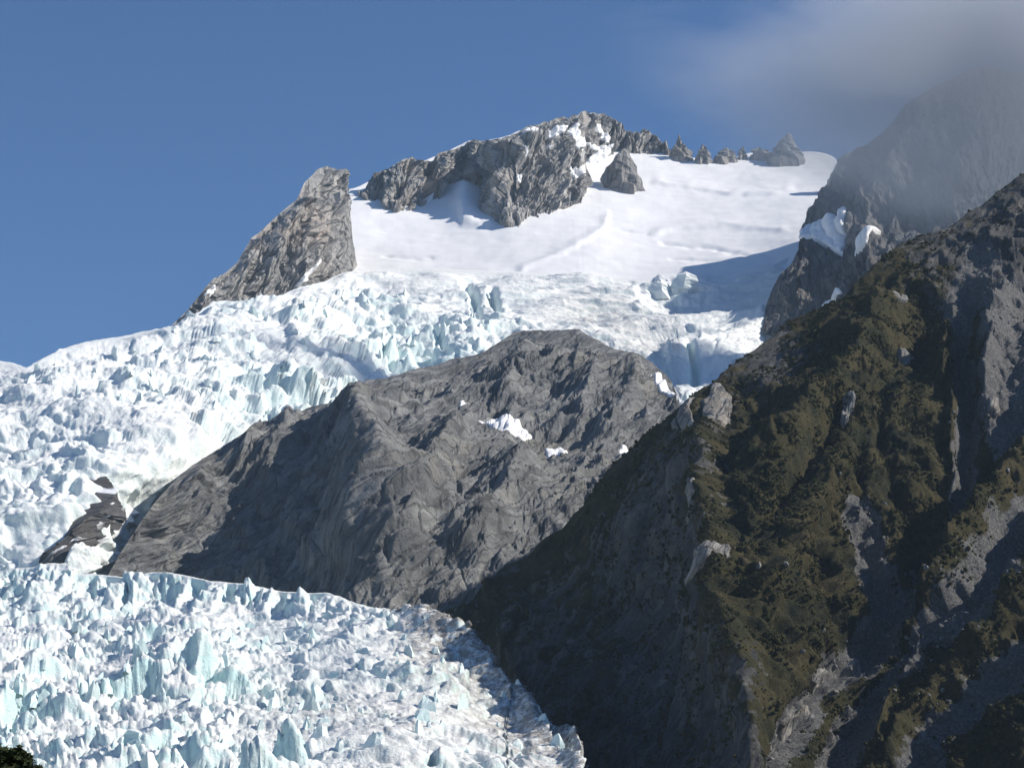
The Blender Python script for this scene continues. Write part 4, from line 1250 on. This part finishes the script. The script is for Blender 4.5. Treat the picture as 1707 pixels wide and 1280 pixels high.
gi = ng.nodes.new('NodeGroupInput'); go = ng.nodes.new('NodeGroupOutput')
ico = ng.nodes.new('GeometryNodeMeshIcoSphere'); ico.inputs['Radius'].default_value = 1.0; ico.inputs['Subdivisions'].default_value = 3
nz_ = ng.nodes.new('ShaderNodeTexNoise'); nz_.inputs['Scale'].default_value = 2.2; nz_.inputs['Detail'].default_value = 3
vm = ng.nodes.new('ShaderNodeVectorMath'); vm.operation = 'SUBTRACT'; vm.inputs[1].default_value = (0.5, 0.5, 0.5)
vsn = ng.nodes.new('ShaderNodeVectorMath'); vsn.operation = 'SCALE'; vsn.inputs['Scale'].default_value = 2.6
ng.links.new(nz_.outputs['Color'], vm.inputs[0]); ng.links.new(vm.outputs[0], vsn.inputs[0])
sp = ng.nodes.new('GeometryNodeSetPosition'); ng.links.new(ico.outputs[0], sp.inputs['Geometry']); ng.links.new(vsn.outputs[0], sp.inputs['Offset'])
sm = ng.nodes.new('GeometryNodeSetMaterial'); sm.inputs['Material'].default_value = M['scrub']; ng.links.new(sp.outputs[0], sm.inputs[0])
iop = ng.nodes.new('GeometryNodeInstanceOnPoints'); ng.links.new(gi.outputs[0], iop.inputs['Points']); ng.links.new(sm.outputs[0], iop.inputs['Instance'])
na = ng.nodes.new('GeometryNodeInputNamedAttribute'); na.data_type = 'FLOAT'; na.inputs['Name'].default_value = 'size'
cx = ng.nodes.new('ShaderNodeCombineXYZ')
mz = ng.nodes.new('ShaderNodeMath'); mz.operation = 'MULTIPLY'; mz.inputs[1].default_value = 0.8
ng.links.new(na.outputs[0], cx.inputs[0]); ng.links.new(na.outputs[0], cx.inputs[1]); ng.links.new(na.outputs[0], mz.inputs[0]); ng.links.new(mz.outputs[0], cx.inputs[2])
ng.links.new(cx.outputs[0], iop.inputs['Scale'])
rv = ng.nodes.new('FunctionNodeRandomValue'); rv.data_type = 'FLOAT_VECTOR'; rv.inputs[1].default_value = (6.28, 6.28, 6.28)
ng.links.new(rv.outputs[0], iop.inputs['Rotation'])
ng.links.new(iop.outputs[0], go.inputs[0])
md = so.modifiers.new('scatter', 'NODES'); md.node_group = ng
me.materials.append(M['scrub'])


# ------------------------------------------------------------------ single towers of ice on the two icefalls
def ice_tower(seed, sides, mat):
    r = np.random.default_rng(seed)
    th = np.sort(r.uniform(0, 2 * np.pi, sides)) * 0.5 + np.linspace(0, 2 * np.pi, sides, endpoint=False) * 0.5
    lev = [(-0.6, 1.15), (0.0, 1.0), (0.45, r.uniform(.62, .9)), (0.8, r.uniform(.35, .7)), (1.0, r.uniform(.12, .4))]
    lx, ly = r.uniform(-.35, .35, 2)
    rad = r.uniform(.7, 1.2, sides)
    V = []
    for z, w in lev:
        k = rad * w * r.uniform(.85, 1.12, sides)
        V.append(np.stack([k * np.cos(th) * 1.25 + lx * max(z, 0), k * np.sin(th) * 0.6 + ly * max(z, 0), z + r.uniform(-.22, .16, sides) * (z > 0)], -1))
    V = np.vstack(V)
    bm = bmesh.new(); vv = [bm.verts.new(c) for c in V]
    for l in range(len(lev) - 1):
        for a in range(sides):
            b = (a + 1) % sides
            bm.faces.new((vv[l * sides + a], vv[l * sides + b], vv[(l + 1) * sides + b], vv[(l + 1) * sides + a]))
    bm.faces.new([vv[(len(lev) - 1) * sides + a] for a in range(sides)])
    bmesh.ops.recalc_face_normals(bm, faces=bm.faces)
    me = bpy.data.meshes.new('serac'); bm.to_mesh(me); bm.free()
    for an, v in (('blue', r.uniform(0, .9)), ('dirt_shade', r.uniform(0, .35))):
        at = me.attributes.new(an, 'FLOAT', 'POINT'); at.data.foreach_set('value', np.full(len(me.vertices), v, np.float32))
    me.materials.append(mat)
    return me


for mname, count, shapes, lo, hi, box in (('glacier', 170, [ice_tower(40 + k, 5 + k % 4, M['ice']) for k in range(12)], 2.0, 5.5, (0, 930, 965, 1275)),
                                          ('icefall', 110, [ice_tower(70 + k, 5 + k % 4, M['icefall']) for k in range(10)], 3.5, 8.0, (20, 820, 500, 900))):
    mm = MASS[mname]
    ok = (mm['px'] > box[0]) & (mm['px'] < box[1]) & (mm['py'] > box[2]) & (mm['py'] < box[3])
    cap = mm['P'][..., 2] - blur(mm['P'][..., 2], 14)
    if mname == 'icefall':
        ok &= (mm['py'] < np.interp(mm['px'], [20, 250, 560, 820], [880, 760, 640, 570])) & (mm['py'] > np.interp(mm['px'], [20, 290, 500, 820], [640, 570, 510, 490]))
    else:
        ok &= mm['py'] > np.interp(mm['px'], [0, 500, 730, 850, 960], [990, 1030, 1060, 1160, 1240])
    w = (ok * np.clip(cap + 1.0, 0, None)).ravel(); w = w / w.sum()
    for k, idx in enumerate(rng.choice(w.size, count, p=w, replace=False)):
        o = bpy.data.objects.new('serac', shapes[k % len(shapes)])
        COL.objects.link(o)
        o.parent = mm['obj']
        o.location = mm['P'].reshape(-1, 3)[idx]
        s_ = lo + (hi - lo) * rng.random() ** 2.2
        o.scale = (s_ * rng.uniform(.7, 1.3), s_ * rng.uniform(.7, 1.2), s_ * rng.uniform(.9, 1.9))
        o.rotation_euler = (rng.normal() * .12, rng.normal() * .12, rng.uniform(0, 6.28))

for lv, lab, seed in (([(467, 1094, 1106), (474, 1088, 1116), (482, 1084, 1120), (490, 1082, 1122)], 'low snow-capped ice block below the snowfield edge', 5),
                      ([(461, 1128, 1158), (470, 1122, 1160), (482, 1119, 1158), (494, 1120, 1152)], 'tall square snow-capped ice block below the snowfield edge', 6)):
    yy = float(icefall_depth(np.array([[1120.0]]), np.array([[492.0]]))[0, 0]) + 14
    tag(spire('ice_block', lv, yy, M['icefall'], 0.9, 14, 12, 12, 0.14, seed, smooth=False, attrs={'blue': 0.1, 'dirt_shade': 0.0}), lab, 'ice block')


# ------------------------------------------------------------------ dark tree top at the near left
def leaf_mat():
    k = NT('tree_leaves')
    c = k.ramp(k.noise(3.0, 3, 0.6), [(0.35, (0.02, 0.03, 0.012)), (0.65, (0.045, 0.06, 0.022))])
    return k.done(c)


def bark_mat():
    k = NT('tree_bark')
    return k.done(k.ramp(k.noise(6.0, 5, 0.7), [(0.35, (0.05, 0.04, 0.03)), (0.65, (0.12, 0.1, 0.08))]), k.bump(k.noise(14.0, 4), 0.02))


def tree(name, lobes, root, lab, n_leaf, seed):
    r = np.random.default_rng(seed)
    M.setdefault('leaf', leaf_mat()); M.setdefault('bark', bark_mat())
    e = bpy.data.objects.new(name, None); COL.objects.link(e); e.location = root
    tag(e, lab, 'tree')
    root = np.array(root)
    bm = bmesh.new()

    def limb(a, b, r0, r1, n=7):
        a = np.array(a); b = np.array(b)
        prev = None
        for i in range(5):
            q = i / 4; c = a * (1 - q) + b * q + r.normal(size=3) * 0.05 * (0 < i < 4); rr = r0 * (1 - q) + r1 * q
            ring = [bm.verts.new(c + rr * np.array([math.cos(t), math.sin(t), 0])) for t in np.linspace(0, 6.283, n, endpoint=False)]
            if prev:
                for k in range(n):
                    bm.faces.new((prev[k], prev[(k + 1) % n], ring[(k + 1) % n], ring[k]))
            prev = ring
    top = np.mean([l[0] for l in lobes], 0) - root
    limb((0, 0, 0), top * np.array([.6, .6, .75]), 0.16, 0.09)
    for c, rad in lobes:
        limb(top * np.array([.6, .6, .7]), np.array(c) - root, 0.07, 0.015)
    me = bpy.data.meshes.new('trunk'); bm.to_mesh(me); bm.free(); me.materials.append(M['bark'])
    t = bpy.data.objects.new('trunk', me); t.parent = e; COL.objects.link(t)
    co, fa = [], []
    for c, rad in lobes:
        n = int(n_leaf * rad ** 2)
        d = r.normal(size=(n, 3)); d /= np.linalg.norm(d, axis=1)[:, None]
        p = np.array(c) - root + d * rad * (r.random(n) ** 0.35)[:, None] * (0.85 + 0.35 * fbm(d[None] * 2.2 + seed, 2, seed)[0])[:, None]
        for q in p:
            u = r.normal(size=3); u /= np.linalg.norm(u); v = np.cross(u, r.normal(size=3)); v /= np.linalg.norm(v)
            L = r.uniform(.05, .11); i0 = len(co)
            co += [q - u * L, q + v * L * .4, q + u * L, q - v * L * .4]; fa.append((i0, i0 + 1, i0 + 2, i0 + 3))
    cr = link_mesh('crown', np.array(co), np.array(fa), M['leaf'], parent=e, smooth=False)


TY = 42.0
lob = []
for lx_, ly_, lr in ((18, 1268, 0.26), (2, 1262, 0.22), (30, 1256, 0.15), (40, 1270, 0.2), (30, 1290, 0.3), (-10, 1285, 0.5), (8, 1330, 0.7), (-60, 1320, 0.9), (-50, 1400, 1.2)):
    lob.append((place(lx_, ly_, TY), lr))
tree('broadleaf_tree', lob, tuple(place(-20, 1330, TY)[:2]) + (-0.3,), 'black leafy tree top poking up before the ice at the lower left corner', 5200, 3)
lob = []
for lx_, ly_, lr in ((62, 1288, 0.16), (48, 1296, 0.3), (70, 1305, 0.2), (40, 1340, 0.5), (75, 1360, 0.4)):
    lob.append((place(lx_, ly_, TY + 3), lr))
tree('broadleaf_tree', lob, tuple(place(50, 1340, TY + 3)[:2]) + (-0.3,), 'low black bush top just right of the leafy tree top', 5200, 4)

# ------------------------------------------------------------------ cloud round the right-hand mountain, and the blue air
def cloud(name, centre, half, dens, seed, lab):
    bm = bmesh.new()
    bmesh.ops.create_icosphere(bm, subdivisions=3, radius=1.0)
    me = bpy.data.meshes.new(name)
    for v in bm.verts:
        v.co = Vector((v.co.x * half[0], v.co.y * half[1], v.co.z * half[2]))
    bm.to_mesh(me); bm.free()
    k = NT('cloud_vapour')
    k.t.nodes.remove(k.b)
    vec = k.n('ShaderNodeVectorMath', {0: k.tc.outputs['Object'], 1: (1 / half[0], 1 / half[1], 1 / half[2])}, operation='MULTIPLY').outputs[0]
    warp = k.n('ShaderNodeTexNoise', {'Vector': vec, 'Scale': 1.7, 'Detail': 4, 'Roughness': 0.55})
    off = k.n('ShaderNodeVectorMath', {0: warp.outputs['Color'], 1: (0.5, 0.5, 0.5)}, operation='SUBTRACT').outputs[0]
    off = k.n('ShaderNodeVectorMath', {0: off, 'Scale': 0.7}, operation='SCALE').outputs[0]
    v2 = k.n('ShaderNodeVectorMath', {0: vec, 1: off}, operation='ADD').outputs[0]
    r = k.n('ShaderNodeVectorMath', {0: v2}, operation='LENGTH').outputs['Value']
    fall = k.rng(r, 0.95, 0.1)
    nz = k.n('ShaderNodeTexNoise', {'Vector': vec, 'Scale': 2.3, 'Detail': 6, 'Roughness': 0.6, 'Distortion': 0.4}).outputs['Fac']
    d = k.math('ADD', k.math('MULTIPLY', fall, 1.25), k.math('MULTIPLY', k.math('SUBTRACT', nz, 0.5), 1.5))
    d = k.math('MULTIPLY', k.math('MAXIMUM', k.math('SUBTRACT', d, 0.12), 0.0), dens)
    edge = k.rng(k.n('ShaderNodeVectorMath', {0: vec}, operation='LENGTH').outputs['Value'], 0.98, 0.8)
    d = k.math('MULTIPLY', d, edge)
    pv = k.n('ShaderNodeVolumePrincipled', {'Color': (0.88, 0.9, 0.93, 1), 'Density': d, 'Anisotropy': 0.1})
    out = [n for n in k.t.nodes if n.type == 'OUTPUT_MATERIAL'][0]
    k.link(pv.outputs[0], out.inputs['Volume'])
    me.materials.append(k.m)
    o = bpy.data.objects.new(name, me); o.location = centre
    COL.objects.link(o)
    o['kind'] = 'stuff'
    tag(o, lab, 'cloud')
    return o


cloud('cloud', place(1740, 110, 3090), (690, 170, 330), 0.0135, 1, 'grey cloud wrapping the top of the right-hand mountain')

hz = NT('haze_air')
hz.t.nodes.remove(hz.b)
pv = hz.n('ShaderNodeVolumePrincipled', {'Color': (0.58, 0.78, 1.0, 1), 'Density': 2.0e-5, 'Anisotropy': 0.0})
hz.link(pv.outputs[0], [n for n in hz.t.nodes if n.type == 'OUTPUT_MATERIAL'][0].inputs['Volume'])
bm = bmesh.new()
bmesh.ops.create_cube(bm, size=1.0)
for v in bm.verts:
    v.co = Vector((v.co.x * 6400, v.co.y * 8400 + 2500, (v.co.z + 0.5) * 1900 - 8))
me = bpy.data.meshes.new('haze'); bm.to_mesh(me); bm.free()
me.materials.append(hz.m)
ho = bpy.data.objects.new('haze', me); COL.objects.link(ho); ho['kind'] = 'stuff'
